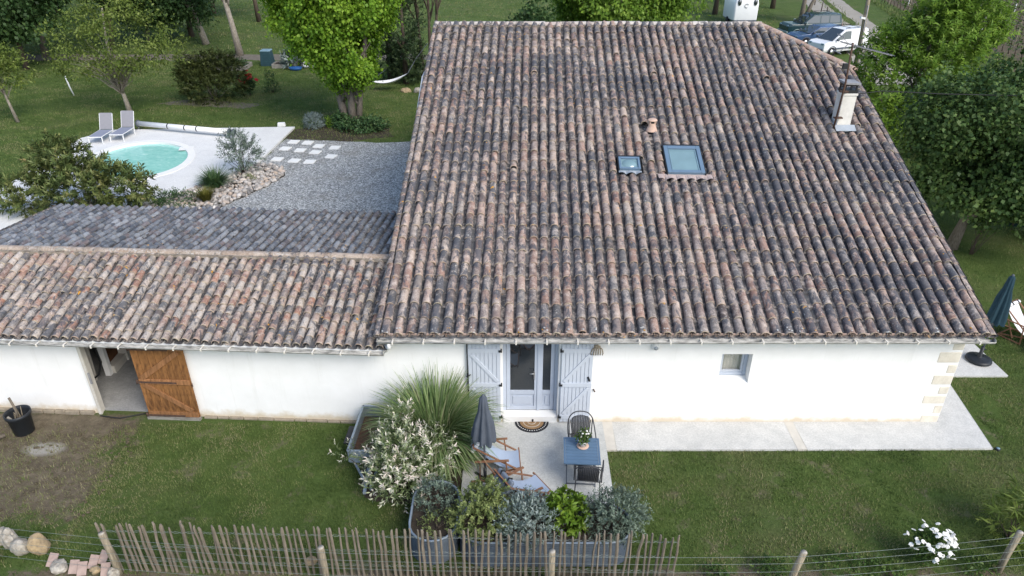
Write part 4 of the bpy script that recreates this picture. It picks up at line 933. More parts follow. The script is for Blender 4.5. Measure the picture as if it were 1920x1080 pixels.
deck_chair('deck chair with slate sling on the side lawn nearest the terrace corner', (14.15, 2.6, .0), R(150), M['canvas_grey'], None, False)
# ---- small box trailer
t = thing('garden_trailer', 'galvanised box trailer parked by the barn wall behind the shrubs', 'trailer', (-2.92, -.92, 0), R(-2))
MB().box((0, 0, .34), (.82, 1.45, .03)).build('floor', M['rust'], t)
for sx in (-1, 1): MB().box((sx*.41, 0, .48), (.025, 1.45, .30)).bar((sx*.41, -.73, .635), (sx*.41, .73, .635), .045, .03).build('side_panel', M['galv'], t)
for sy in (-1, 1): MB().box((0, sy*.725, .48), (.80, .025, .30)).bar((-.42, sy*.725, .635), (.42, sy*.725, .635), .045, .03).build('end_panel', M['galv'], t)
for sx in (-1, 1):
    wv = MB().lathe((0, 0, 0), [(.12, -.05), (.2, -.06), (.23, -.03), (.23, .03), (.2, .06), (.12, .05)], 20); wv.v = [(z+sx*.52, x-.05, y+.23) for x, y, z in wv.v]; wo = wv.build('wheel', M['tyre'], t)
    rv = MB().lathe((0, 0, 0), [(0, -.03), (.13, -.04), (.13, .04), (0, .03)], 14); rv.v = [(z+sx*.52, x-.05, y+.23) for x, y, z in rv.v]; rv.build('rim', M['galv'], wo)
    MB().box((sx*.53, -.05, .47), (.17, .55, .02)).build('mudguard', M['plastic_black'], t)
MB().bar((0, -.72, .30), (.08, -1.55, .30), .06).bar((.3, -.72, .3), (.08, -1.3, .3), .04).bar((-.3, -.72, .3), (.06, -1.3, .3), .04).build('drawbar', M['galv'], t)
MB().bar((.12, -1.15, .55), (.12, -1.15, .12), .05).cyl((.09, -1.15, .08), (.15, -1.15, .08), .08).build('jockey_wheel', M['galv'], t)
# ---- bucket and odds at the barn wall
t = thing('rubbish_bucket', 'black plastic bucket of sticks by the barn wall', 'bucket', (-10.95, -.30, 0))
MB().lathe((0, 0, 0), [(0, .01), (.19, .01), (.20, .02), (.235, .46), (.265, .48), (.265, .56), (.245, .56), (.235, .48), (.18, .05), (0, .05)], 24).build('tub', M['plastic_black'], t)
MB().tube([(-.1, .05, .06), (-.02, .02, .6), (-.08, .04, .92)], [.03, .028, .026], 7).build('stick', M['pale_wood'], t)
MB().tube([(.1, -.05, .06), (-.17, -.1, .50)], .03, 6).build('stick', M['greywood'], t)
rr = random.Random(4); mb = MB()
for i in range(26): a = rr.random()*6.3; q = rr.random()*.15; mb.tube([(q*math.cos(a), q*math.sin(a), .15), (q*math.cos(a)+rr.uniform(-.08, .08), q*math.sin(a)+rr.uniform(-.08, .08), rr.uniform(.35, .62))], .006, 4)
mb.build('twigs', M['post_wood'], t, kind='stuff')
lb = [((-11.75, -.62, .13), (.28, .2, .14), 'stone_o', 'rounded ochre stone lying against the black bucket'), ((-11.78, -1.0, .13), (.24, .2, .13), 'stone_o', 'ochre stone lower down beside the pale pole left of the bucket'), ((-12.0, -.42, .25), (.3, .22, .18), 'stone_w', 'grey-white block behind the ochre stones near the bucket')]
for i, (c, s, m_, lab) in enumerate(lb): o = MB().rock((0, 0, 0), s, 40+i, 2).build('garden_stone', M[m_]); o.location = c; tag(o, lab, 'stone', 'stones beside the barn')
o = MB().tube([(0, 0, 0), (.35, .45, .05), (.75, .8, .06)], [.05, .045, .04], 8).build('wooden_pole', M['pale_wood']); o.location = (-11.95, -1.35, .06); tag(o, 'pale round pole lying on the soil below the black bucket', 'pole')
# ---- corrugated raised beds
def stadium(x0, x1, y0, y1, n=10):
    w = x1-x0; h = y1-y0; out = []
    if w < h:
        r = w/2; cx = (x0+x1)/2
        for i in range(n+1): a = math.pi*i/n; out.append((cx+r*math.cos(a), y1-r+r*math.sin(a)))
        for i in range(n+1): a = math.pi+math.pi*i/n; out.append((cx+r*math.cos(a), y0+r+r*math.sin(a)))
    else:
        r = h/2; cy = (y0+y1)/2
        for i in range(n+1): a = -math.pi/2+math.pi*i/n; out.append((x1-r+r*math.cos(a), cy+r*math.sin(a)))
        for i in range(n+1): a = math.pi/2+math.pi*i/n; out.append((x0+r+r*math.cos(a), cy+r*math.sin(a)))
    return out
def bed(label, x0, x1, y0, y1, h=.6):
    cx, cy = (x0+x1)/2, (y0+y1)/2; t = thing('raised_bed', label, 'raised bed', (cx, cy, 0), 0, 'corrugated raised beds behind the paling fence')
    o = stadium(x0-cx, x1-cx, y0-cy, y1-cy); n = len(o); nz = 56; V = []
    nr = [(Vector(o[(i+1) % n])-Vector(o[i-1])) for i in range(n)]; nr = [Vector((d.y, -d.x)).normalized() for d in nr]
    for k in range(nz+1):
        z = h*k/nz; q = .016*math.sin(2*math.pi*k/4)
        for i in range(n): V.append((o[i][0]+nr[i].x*q, o[i][1]+nr[i].y*q, z))
    F = [(k*n+i, k*n+(i+1) % n, (k+1)*n+(i+1) % n, (k+1)*n+i) for k in range(nz) for i in range(n)]
    MB().add(V, F, True).build('corrugated_wall', M['bedmetal'], t)
    MB().tube([(x, y, h) for x, y in o]+[(*o[0], h)], .022, 8, False).build('rim', M['galv'], t)
    MB().sheet([(x*.99, y*.99) for x, y in o], h-.10).build('bed_soil', M['mulch'], t); return t
bed('narrow corrugated raised bed at the corner of the willow shrub', -1.86, -1.0, -3.92, -2.45)
bed('long corrugated raised bed between the patio and the paling fence', -.95, 2.17, -3.96, -3.05)
# ---- shrubs in and around the beds
def shrub(name, label, cat, loc, ell, m, ncl, nl, spread, L, Wd, seed, mode='ball', stems=6, bark='bark_dark', group=None, **k):
    t = thing(name, label, cat, loc, 0, group); o, C = foliage('foliage', t, M[m], ell, ncl, nl, spread, L, Wd, seed, mode=mode, **k)
    rr = random.Random(seed); mb = MB(); idx = rr.sample(range(len(C)), min(stems, len(C)))
    for i in idx: c = C[i]; mb.tube(branch_pts((rr.uniform(-.05, .05), rr.uniform(-.05, .05), 0), c*.95, rr, .05, 4), [.016, .012, .009, .007, .004], 5)
    if stems: mb.build('stems', M[bark], t)
    return t
shrub('willow_shrub', 'dappled willow shrub with white and pink shoot tips in front of the trailer', 'shrub', (-2.16, -2.08, 0), [(0, 0, .62, .76, .70, .50), (-.1, .1, 1.05, .38, .36, .38), (.45, .15, .8, .45, .4, .4)], 'l_willow', 480, 18, .05, .085, .025, 51, 'sprig', 14, shell=.4, up=.9, shoot=.34, tipw=.5)
shrub('willow_wand', 'long white-tipped willow shoot leaning out over the trailer', 'shrub', (-2.75, -1.85, 0), [(-.25, .1, .62, .5, .12, .1)], 'l_willow', 16, 16, .04, .08, .022, 52, 'sprig', 6, up=.3, shoot=.3, tipw=.6)
shrub('willow_wand', 'tall upright white-tipped willow shoot rising above the dappled shrub', 'shrub', (-2.2, -1.75, 0), [(0, .05, 1.55, .10, .1, .40)], 'l_willow', 20, 16, .04, .08, .022, 53, 'sprig', 5, up=1.5, shoot=.32, tipw=.6)
grass_plant('pampas_grass', 'large fountain of green pampas grass against the white wall', (-1.66, -.92, 0), 2400, 1.85, .68, .034, M['l_pampas'], 61, .26, 1.55)
grass_plant('pampas_grass', 'smaller drooping clump of pampas grass beside the patio edge', (-1.42, -1.35, 0), 800, 1.15, .9, .034, M['l_pampas'], 62, .24, 1.15)
shrub('grey_shrub', 'small grey-green shrub in the narrow raised bed', 'shrub', (-1.42, -3.0, .5), [(0, 0, .27, .32, .32, .27)], 'l_grey', 170, 11, .05, .05, .018, 71, 'sprig', 5, shoot=.13)
shrub('low_herb', 'low yellow-green herb at the fence end of the narrow raised bed', 'shrub', (-1.35, -3.55, .5), [(0, 0, .1, .28, .2, .14)], 'l_sage', 70, 9, .05, .05, .02, 72, 'sprig', 4, shoot=.12)
shrub('yellow_green_shrub', 'loose yellow-green shrub leftmost in the long raised bed', 'shrub', (-.55, -3.45, .5), [(0, 0, .25, .50, .48, .38), (.12, .25, .50, .28, .25, .22)], 'l_sage', 560, 14, .05, .052, .026, 73, 'sprig', 8, shoot=.16)
shrub('silver_shrub', 'silvery upright shrub in the middle of the long raised bed', 'shrub', (.25, -3.58, .5), [(0, 0, .20, .55, .45, .36), (0, .1, .34, .35, .3, .22), (-.15, -.36, -.05, .4, .15, .3)], 'l_silver', 520, 15, .05, .055, .018, 74, 'sprig', 8, up=.9, shoot=.24)
shrub('pittosporum', 'glossy bright green shrub between the silver and the grey-green shrubs', 'shrub', (1.0, -3.42, .5), [(0, 0, .26, .38, .36, .34), (-.08, .05, .44, .25, .25, .2)], 'l_pitt', 150, 13, .07, .105, .042, 75, 'sprig', 7, shoot=.06)
shrub('grey_green_shrub', 'wide grey-green shrub at the far end of the long raised bed', 'shrub', (1.85, -3.46, .5), [(0, 0, .24, .54, .45, .38), (.12, .0, .36, .42, .38, .22)], 'l_grey', 520, 14, .05, .05, .02, 76, 'sprig', 8, shoot=.17)
# ---- chestnut paling fence
t = thing('paling_fence', 'split chestnut paling fence along the front of the garden', 'fence', (-2.1, -4.15, 0))
rf = random.Random(12); NP = 90; vlib = []
for i in range(7):
    r_ = random.Random(100+i); h = 1.17; mb = MB(); mb.tube([(0, 0, -.05), (r_.uniform(-.012, .012), 0, .35), (r_.uniform(-.02, .02), 0, .75), (r_.uniform(-.012, .012), 0, h-.06), (0, 0, h)], [.027, .028, .026, .025, .017], 6, smooth=False, flat=.75); vlib.append(mb.mesh('pale', M['pale_wood']))
FX0, FX1 = -7.05, 2.80
fy = lambda x: -4.05-.025*(x+7)
for i in range(NP):
    x = FX0+(FX1-FX0)*i/(NP-1)+rf.gauss(0, .012)
    o = obj('pale', vlib[i % 7], t); o.location = (x+2.1, fy(x)+4.15+rf.gauss(0, .006), 0); o.rotation_euler = (rf.gauss(0, .02), rf.gauss(0, .025)+(.0 if i > 3 else -.03), rf.random()*6); o.scale = (rf.uniform(.8, 1.25), rf.uniform(.8, 1.2), rf.uniform(.965, 1.03))
for z in (.28, .64, 1.0):
    for s in (-1, 1): MB().tube([(FX0+(FX1-FX0)*k/172+2.1, fy(FX0+(FX1-FX0)*k/172)+4.15+s*.022*math.sin(math.pi*k/2+.8), z+.006*math.sin(k*1.3)) for k in range(173)], .0028, 4).build('binding_wire', M['wire'], t)
# ---- post and wire fence
t = thing('wire_fence', 'round-post wire fence running just outside the paling fence', 'fence', (0, -4.4, 0))
rp = random.Random(3)
pst = [(-11.2, -3.55, 1.0, 0), (-7.02, -4.12, 1.02, -.05), (-3.2, -4.42, 1.02, 0), (.67, -4.5, 1.02, 0), (4.86, -4.5, 1.0, .13), (8.72, -4.08, 1.0, .06), (12.6, -3.6, 1.0, 0)]
for i, (x, y, h, ln) in enumerate(pst):
    o = MB().tube([(-ln, 0, -.1), (-ln*.5, .01, h*.5), (0, 0, h)], [.062, .058, .055], 10, smooth=True).build('post', M['post_wood'], t); o.location = (x, y+4.4, 0)
    MB().cyl((0, 0, h), (0, 0, h+.006), .05, n=10).build('post_top', M['stone_w'], o)
for z in (.97, .80, .60, .42, .22):
    pts = []
    for a, b in zip(pst, pst[1:]):
        for k in range(8): u = k/8; pts.append((a[0]+(b[0]-a[0])*u, a[1]+(b[1]-a[1])*u+4.4-.062, z-.03*math.sin(math.pi*u)))
    MB().tube(pts, .0026, 4).build('wire', M['wire'], t)
# ---- stones in the left corner
st = [(-9.55, -3.42, .16, (.15, .16, .2), 'stone_w', 'pale limestone at the very end of the stone row'), (-9.28, -3.5, .17, (.12, .15, .21), 'stone_w', 'tall white limestone second in the stone row'), (-9.0, -3.62, .16, (.15, .14, .19), 'stone_w', 'squat grey-white limestone third in the stone row'), (-8.67, -3.62, .17, (.14, .14, .20), 'stone_o', 'yellow-ochre stone closing the row near the wire fence'),
      (-9.4, -3.95, .06, (.14, .10, .07), 'stone_o', 'flat brown stone lying below the limestone row'), (-8.08, -4.02, .09, (.16, .11, .10), 'stone_w', 'white boulder between the broken pink tiles'), (-7.42, -4.08, .05, (.09, .06, .06), 'stone_o', 'small pale stone under the broken tile pieces'), (-7.02, -4.22, .10, (.11, .10, .12), 'stone_w', 'grooved white stone at the foot of the first fence post')]
for i, (x, y, z, s, m_, lab) in enumerate(st): o = MB().rock((0, 0, 0), s, 60+i, 3).build('field_stone', M[m_]); o.location = (x, y, z); o.rotation_euler = (0, 0, i*1.1); tag(o, lab, 'stone', 'stones along the wire fence')
tl = [(-8.25, -3.92, .10, 0, 'pink tile piece leaning left of the white boulder'), (-7.80, -4.05, .08, .2, 'pink tile piece right of the white boulder'), (-7.64, -4.08, .07, .3, 'second pink tile piece from the white boulder'), (-7.5, -3.95, .09, .05, 'pink tile piece behind the small pale stone'), (-7.36, -3.86, .10, -.1, 'upright pink tile piece behind the others'), (-7.2, -4.12, .09, .35, 'pink tile piece beside the grooved white stone')]
for i, (x, y, z, a, lab) in enumerate(tl):
    o = MB().box((0, 0, 0), (.15, .03, .24)).build('broken_tile', M['stone_p'], bevel=.006); o.location = (x, y, z+.02); o.rotation_euler = (R(-50), R(12), a); tag(o, lab, 'broken tile', 'broken tiles along the wire fence')
o = MB().rock((0, 0, 0), (.11, .09, .12), 81, 2).build('field_stone', M['stone_o']); o.location = (-3.62, -3.95, .1); tag(o, 'ochre stone seen through the palings beside a fence post', 'stone', 'stones along the wire fence')
# ---- flowers and weeds by the fence
def flowering(name, label, cat, loc, ell, m, pm, nf, fs, seed, ncl=120, L=.06):
    t = shrub(name, label, cat, loc, [e[:3]+tuple(.8*q for q in e[3:6]) for e in ell], m, ncl, 10, .05, L, L*.5, seed, 'ball', 5); rg = np.random.default_rng(seed+1); e = ell[0]; q = np.sqrt(rg.random(nf)); a = rg.random(nf)*6.283; O = unit(np.stack([q*np.cos(a), q*np.sin(a)-.35, np.sqrt(np.maximum(1-q*q, .02))*.9], 1)); C = np.array(e[:3])+O*np.array(e[3:6])*rg.uniform(.86, 1., nf)[:, None]
    for i, (c, o) in enumerate(zip(C, O)):
        if c[2] < .1: continue
        fb = MB()
        for k in range(6):
            a = k*1.05; d = Vector((math.cos(a), math.sin(a), .35))*fs; fb.rock((d.x*.55, d.y*.55, fs*.2), (fs*.5, fs*.42, fs*.22), k, 1, a)
        fb.rock((0, 0, fs*.25), (fs*.35, fs*.35, fs*.3), 9, 1); f = fb.build('flower', M[pm], t); f.location = tuple(c+o*(.04+.9*fs)); f.rotation_euler = (-o[1]*.8, o[0]*.8, i)
    return t
flowering('rose_bush', 'low rose bush covered in white blooms outside the wire fence', 'rose bush', (7.42, -3.88, 0), [(0, 0, .42, .36, .34, .42)], 'l_weed', 'petal_w', 64, .043, 91, 190)
t = shrub('leafy_plant', 'tall leafy yellow-green plant beside the last fence post on the lawn edge', 'plant', (9.35, -3.35, 0), [(0, 0, .55, .5, .45, .55), (.1, .1, 1.0, .35, .3, .4)], 'l_olive', 140, 9, .06, .20, .03, 93, 'sprig', 8, up=.5, shoot=.15, droop=.3)
wd = [(3.6, -4.2, .3, .12, 'low weeds at the end of the paling fence'), (5.9, -4.05, .5, .2, 'broad-leaved weeds between the leaning post and the rose bush'), (4.6, -4.1, .3, .25, 'weed tuft at the foot of the leaning fence post'), (8.3, -4.05, .35, .16, 'low weeds right beside the white rose bush'), (6.55, -4.15, .4, .15, 'weeds creeping up to the white rose bush from the post side')]
for i, (x, y, r_, h, lab) in enumerate(wd): shrub('weeds', lab, 'weeds', (x, y, 0), [(0, 0, h*.5, r_, r_*.6, h)], 'l_weed', 55, 9, .05, .07, .035, 110+i, 'ball', 0)
for i, (x, y, lab) in enumerate(((10.56, -.90, 'small black spot lamp in the lawn at the path corner'), (14.0, 2.3, 'small pale lamp in the grass below the deck chairs'))):
    t = thing('garden_spot', lab, 'lamp', (x, y, 0), 0); MB().cyl((0, 0, -.02), (0, 0, .05), .05, n=12).build('housing', M['plastic_black'], t); MB().cyl((0, 0, .05), (0, 0, .056), .036, n=12).build('lens', M['compost_lid'], t)

# ================================================================= BACK GARDEN
def lounger(label, loc, rz):
    t = thing('sun_lounger', label, 'sun lounger', loc, rz, 'sun loungers at the pool')   # faces -y
    w = .31
    for s in (-1, 1):
        MB().bar((s*w, -.95, .34), (s*w, .30, .34), .026).build('side_rail', M['white'], t); MB().bar((s*w, .28, .34), (s*w, .62, 1.06), .022).build('back_rail', M['white'], t)
        for y in (-.9, .25): MB().bar((s*w, y, .34), (s*(w+.01), y-.03, 0), .035).build('leg', M['white'], t)
    MB().bar((-w, -.95, .34), (w, -.95, .34), .035).build('foot_bar', M['white'], t)
    MB().box((0, -.33, .35), (.60, 1.22, .012)).build('seat_textile', M['textile_blue'], t)
    b = MB().bar((0, .29, .37), (0, .63, 1.09), .60, .012); b.build('back_textile', M['textile'], t)
    return t
lounger('grey mesh sun lounger at the left pool corner', (-19.95, 21.35, .10), R(2)); lounger('grey mesh sun lounger next to the rolled pool cover', (-19.10, 21.75, .10), R(0))
t = thing('cover_roller', 'white rolled pool cover on a roller along the deck edge', 'pool roller', (-16.36, 22.2, .08), math.atan2(-1.54, 5.38))
MB().cyl((-2.75, 0, .30), (2.55, 0, .30), .125, n=16).build('rolled_cover', M['white'], t)
for x in (-2.78, 2.6, 2.82): wv = MB().lathe((0, 0, 0), [(.0, -.03), (.16, -.03), (.18, 0), (.16, .03), (0, .03)], 18); wv.v = [(z+x, a, b+.30) for a, b, z in wv.v]; wv.build('end_wheel', M['anth'], t)
for x in (-.95, .05, .75): MB().cyl((x-.03, 0, .30), (x+.03, 0, .30), .132, n=16).build('strap', M['black'], t)
for x in (-2.78, 2.7): MB().bar((x, -.25, .02), (x, .25, .02), .05).bar((x, 0, .02), (x, 0, .3), .05).build('stand', M['steel'], t)
o = MB().box((0, 0, .1), (.42, .22, .20), (0, 0, .15), .85).build('pool_box', M['white'], bevel=.02); o.location = (-12.0, 23.75, 0); tag(o, 'small white plastic box on the lawn at the deck edge', 'box')
pv = [(-10.63, 21.0, 'leftmost in the row farthest from the barn'), (-9.91, 20.85, 'second in the row farthest from the barn'), (-9.25, 20.34, 'upper one of the close pair in the middle'), (-8.43, 20.1, 'upper right one beyond the close pair'), (-10.75, 19.95, 'leftmost of the middle row'), (-9.97, 19.7, 'in the centre of the group'), (-9.19, 19.4, 'lower one of the close pair in the middle'), (-10.68, 18.4, 'leftmost of the row nearest the barn'), (-9.85, 18.2, 'middle one of the row nearest the barn'), (-9.12, 18.05, 'right one of the row nearest the barn'), (-8.32, 18.8, 'lower right one standing apart')]
for i, (x, y, lab) in enumerate(pv): o = MB().box((0, 0, .02), (.46, .46, .05)).build('stepping_stone', M['paver'], bevel=.006); o.location = (x, y, .012); o.rotation_euler = (0, 0, -.12+.05*math.sin(i*3)); tag(o, 'white square stepping stone on the gravel, '+lab, 'stepping stone', 'white stepping stones on the gravel')
# pebble bed
rg = np.random.default_rng(5); poly = [(-11.35, 17.7), (-10.2, 17.4), (-9.75, 16.3), (-10.1, 15.0), (-11.1, 13.0), (-11.6, 11.6), (-14.6, 11.6), (-13.6, 13.9), (-12.6, 15.2), (-11.6, 17.0)]
def inside(px, py, poly):
    r = np.zeros(len(px), bool); j = len(poly)-1
    for i in range(len(poly)):
        xi, yi = poly[i]; xj, yj = poly[j]; c = ((yi > py) != (yj > py)) & (px < (xj-xi)*(py-yi)/(yj-yi+1e-9)+xi); r ^= c; j = i
    return r
MB().sheet(wavy(poly, .4, .06, 8), .018).build('pebble_bed_soil', M['mulch'], kind='structure')
bmv = MB().rock((0, 0, 0), (1, 1, 1), 3, 1); bv_, bf_ = np.array(bmv.v), np.array(bmv.f)
Q = np.stack([rg.uniform(-14.6, -9.7, 5200), rg.uniform(11.6, 17.8, 5200)], 1); Q = Q[inside(Q[:, 0], Q[:, 1], poly)][:1700]; nP = len(Q)
sz = rg.uniform(.035, .11, nP)*rg.uniform(.7, 1.3, nP); an = rg.random(nP)*6.3; S3 = np.stack([sz*rg.uniform(.8, 1.3, nP), sz*rg.uniform(.7, 1.1, nP), sz*rg.uniform(.5, .8, nP)], 1)
V = bv_[None]*S3[:, None]; c_, s_ = np.cos(an)[:, None], np.sin(an)[:, None]; V = np.stack([V[..., 0]*c_-V[..., 1]*s_, V[..., 0]*s_+V[..., 1]*c_, V[..., 2]+(.02+sz*rg.uniform(.2, .9, nP))[:, None]], -1); V[..., :2] += Q[:, None]
obj('pebbles', mesh_np('pebbles', V.reshape(-1, 3), (bf_[None]+(np.arange(nP)*len(bv_))[:, None, None]).reshape(-1, 3), M['pebble'], np.repeat(rg.random(nP), len(bv_))), None, kind='stuff')
# plants by the pool
shrub('oleander', 'big oleander bush between the pool and the barn roof', 'shrub', (-15.9, 12.0, 0), [(0, 0, 1.0, 2.2, 1.2, 1.1), (-.6, .4, 1.9, 1.4, .9, .8), (1.3, .2, 1.1, 1.2, .9, .8), (-2.3, .0, .8, 1.3, .8, .8), (-1.2, 1.0, 1.9, .5, .5, .8)], 'l_oleander', 820, 19, .1, .20, .05, 121, 'sprig', 26, 'bark', shell=.35, up=.5, shoot=.24)
grass_plant('ornamental_grass', 'green tuft of ornamental grass on the pebble bed', (-12.15, 14.75, 0), 900, 1.0, 1.05, .03, M['l_tuft'], 122, .16, .9)
grass_plant('gold_grass', 'small golden green grass tuft on the pebbles nearest the barn', (-11.95, 13.25, 0), 520, .68, 1.15, .03, M['l_gold'], 123, .12, .5)
shrub('olive_bush', 'airy grey-green olive bush at the deck edge on the pebble bed', 'shrub', (-11.55, 16.5, 0), [(0, 0, .95, .85, .7, .75), (-.2, 0, 1.35, .5, .5, .5)], 'l_grey', 260, 14, .08, .10, .03, 124, 'sprig', 14, shell=.3, up=.8, shoot=.28)
shrub('low_shrub', 'low green ground cover beside the oleander', 'shrub', (-13.1, 13.0, 0), [(0, 0, .2, .9, .6, .35)], 'l_tuft', 170, 10, .08, .12, .03, 125, 'ball', 0)
shrub('small_plant', 'tiny green plant among the pebbles below the olive bush', 'shrub', (-11.0, 15.6, 0), [(0, 0, .12, .25, .2, .18)], 'l_sage', 40, 8, .05, .07, .03, 126, 'ball', 0)
shrub('lavender', 'round silvery lavender bush on the bed edge near the pale tree', 'shrub', (-10.2, 23.4, 0), [(0, 0, .35, .5, .45, .4)], 'l_lav', 210, 9, .05, .16, .02, 127, 'sprig', 0, up=.7, shoot=.1)
shrub('ground_cover', 'dark green ivy and ground cover around the foot of the bright tree', 'shrub', (-7.7, 22.9, 0), [(0, 0, .2, 1.0, .7, .4), (-1.1, .6, .35, .4, .4, .4), (.7, .3, .2, .6, .5, .4)], 'l_tuft', 320, 11, .12, .14, .08, 128, 'ball', 0)
shrub('low_shrub', 'small yellow-green plant left of the bright tree foot', 'shrub', (-9.35, 23.6, 0), [(0, 0, .3, .28, .25, .25)], 'l_acacia', 40, 9, .07, .10, .06, 129, 'ball', 0)
# ---- bright green multi-stem tree
def tree(name, label, loc, ell, m, bark, ncl, nl, spread, L, Wd, seed, trunks, r0, nlimb=14, group=None, lr=.3, **k):
    """trunks: list of point lists in local coordinates"""
    k.setdefault('lump', .16); t = thing(name, label, 'tree', loc, 0, group); o, C = foliage('crown', t, M[m], ell, ncl, nl, spread, L, Wd, seed, **k); rr = random.Random(seed)
    for i, tp in enumerate(trunks):
        top = Vector(tp[-1]); cs = [tuple(c) for c in C if c[2] > tp[1][2]*.8]; rr.shuffle(cs); cs = sorted(cs[:nlimb*4], key=lambda c: (Vector(c)-Vector(tp[len(tp)//2])).length)[:nlimb]
        limbs = [(min(.98, max(.25, (c[2]*.62)/max(top.z, .1))), c) for c in cs]; trunk_obj(t, M[bark], tp, r0*(1-.15*i), r0*.35, limbs, lr, seed+i)
    return t
tree('broadleaf_tree', 'large bright yellow-green tree with three grey stems by the gravel', (-8.45, 23.9, 0), [(0, 0, 7.6, 3.5, 3.3, 3.0), (.1, -.2, 5.0, 2.6, 2.4, 2.2), (.25, -.3, 3.7, 1.6, 1.5, 1.6), (-1.9, -.3, 6.3, 1.8, 1.8, 1.6)], 'l_main', 'bark', 1700, 46, .20, .16, .14, 131, [[(-.15, 0, 0), (-.35, .05, 1.2), (-.7, .1, 3), (-1.2, .2, 6.5)], [(.15, -.1, 0), (.2, -.1, 1.5), (.1, 0, 4), (.3, .2, 8)], [(.4, .1, 0), (.6, .15, 1.3), (1.0, .2, 3.4), (1.5, .3, 6.5)]], .24, 9, shell=.72, droop=.5, mode='ball', lump=.07)
tree('sapling_tree', 'spreading olive-green tree with pale trunk behind the sun loungers', (-21.3, 26.6, 0), [(.2, 0, 4.0, 3.5, 2.8, 1.5), (-2.1, -.3, 2.7, 1.6, 1.3, .7), (2.0, 0, 3.2, 1.7, 1.2, .9), (.2, -.6, 2.7, 1.6, 1.2, .8), (.3, 0, 5.4, 2.4, 2, 1.3)], 'l_olive', 'bark_pale', 430, 20, .19, .17, .08, 132, [[(.1, -.1, 0), (-.05, 0, .9), (-.2, 0, 1.8), (-.3, .1, 3.6), (0, 0, 5.4)]], .13, 80, lr=.13, shell=.3, droop=.2)
tree('sapling_tree', 'small olive-green tree with slim pale trunk at the left edge of the lawn', (-26.2, 24.5, 0), [(.1, 0, 2.7, 1.5, 1.3, .9), (.2, 0, 3.3, 1.1, 1, .6)], 'l_olive', 'bark_pale', 170, 14, .16, .18, .08, 133, [[(0, 0, 0), (-.15, 0, 1.1), (-.25, 0, 2.0), (0, 0, 3.4)]], .08, 20, lr=.15, shell=.3)
shrub('round_bush', 'big dense dark olive bush on the lawn beyond the pool', 'shrub', (-17.3, 28.9, 0), [(0, 0, 1.2, 1.95, 1.6, 1.35), (-.9, 0, 1.7, .9, .9, .9), (.7, 0, 1.9, 1.1, 1, .8)], 'l_bush', 900, 16, .12, .16, .045, 134, 'sprig', 20, 'bark', shell=.4, up=.7, shoot=.34)
# ---- conifers, thin trees and hammock
tree('conifer_tree', 'dark columnar conifer behind the bright tree', (-6.75, 33.3, 0), [(0, 0, 3.6, 1.25, 1.2, 3.4), (.15, 0, 1.2, 1.05, 1.1, 1.2)], 'l_conifer', 'bark_dark', 1000, 15, .16, .16, .05, 141, [[(0, 0, 0), (0, 0, 3), (0, 0, 6.5)]], .16, 6, shell=.55, mode='sprig', shoot=.35, up=.6)
tree('conifer_tree', 'second dark conifer half hidden by the bright tree crown', (-7.9, 34.4, 0), [(0, 0, 4.4, 1.2, 1.2, 4.2)], 'l_conifer', 'bark_dark', 650, 15, .16, .17, .05, 142, [[(0, 0, 0), (0, 0, 4), (0, 0, 8)]], .16, 6, shell=.55, mode='sprig', shoot=.35, up=.6)
for i, (x, y, lean, lab) in enumerate(((-5.75, 34.2, -.22, 'leftmost of the three thin trunks holding the hammock rope'), (-5.25, 34.4, .05, 'middle one of the three thin trunks'), (-4.85, 34.1, .2, 'right one of the three thin trunks, nearest the roof edge'))):
    tree('thin_tree', lab, (x, y, 0), [(lean*5, 0, 8.0, 1.3, 1.3, 1.6)], 'l_forest', 'bark_dark', 70, 14, .2, .2, .12, 145+i, [[(0, 0, 0), (lean*.3, 0, 2), (lean*.8, 0, 4.2), (lean*1.5, 0, 7.5)]], .13, 5, group='thin trees beside the house')
t = thing('hammock', 'white hammock hanging beside the dark conifer', 'hammock', (-7.1, 31.4, 0)); V = []; nn = 14
a_, b_ = Vector((-1.45, .1, .55)), Vector((.75, 0, 1.05))
for i in range(nn+1):
    u = i/nn; c = a_.lerp(b_, u)+Vector((0, 0, -.36*math.sin(math.pi*u))); w = .06+.34*math.sin(math.pi*u)**.7
    for k in range(5): v = k/2-1; V.append((c.x, c.y+w*v, c.z+.16*v*v*math.sin(math.pi*u)))
F = [(5*i+k, 5*i+k+1, 5*i+k+6, 5*i+k+5) for i in range(nn) for k in range(4)]
MB().add(V, F, True).build('cloth', M['canvas_white'], t); MB().tube([b_, (1.2, 1.3, 1.75), (1.75, 2.85, 2.3)], .02, 5).tube([a_, (-1.2, 1.0, .75), (-.6, 2.4, 1.0)], .02, 5).build('rope', M['anth'], t)
for x, y, s, lab, m_ in ((-6.45, 31.1, .28, 'flat ochre rock left of two under the hammock end', 'stone_o'), (-5.75, 31.0, .3, 'grey-white rock right of two near the thin trunks', 'stone_w')): o = MB().rock((0, 0, 0), (s, s*.7, s*.6), int(x*-10), 2).build('garden_stone', M[m_]); o.location = (x, y, .1); tag(o, lab, 'stone', 'rocks by the hammock')
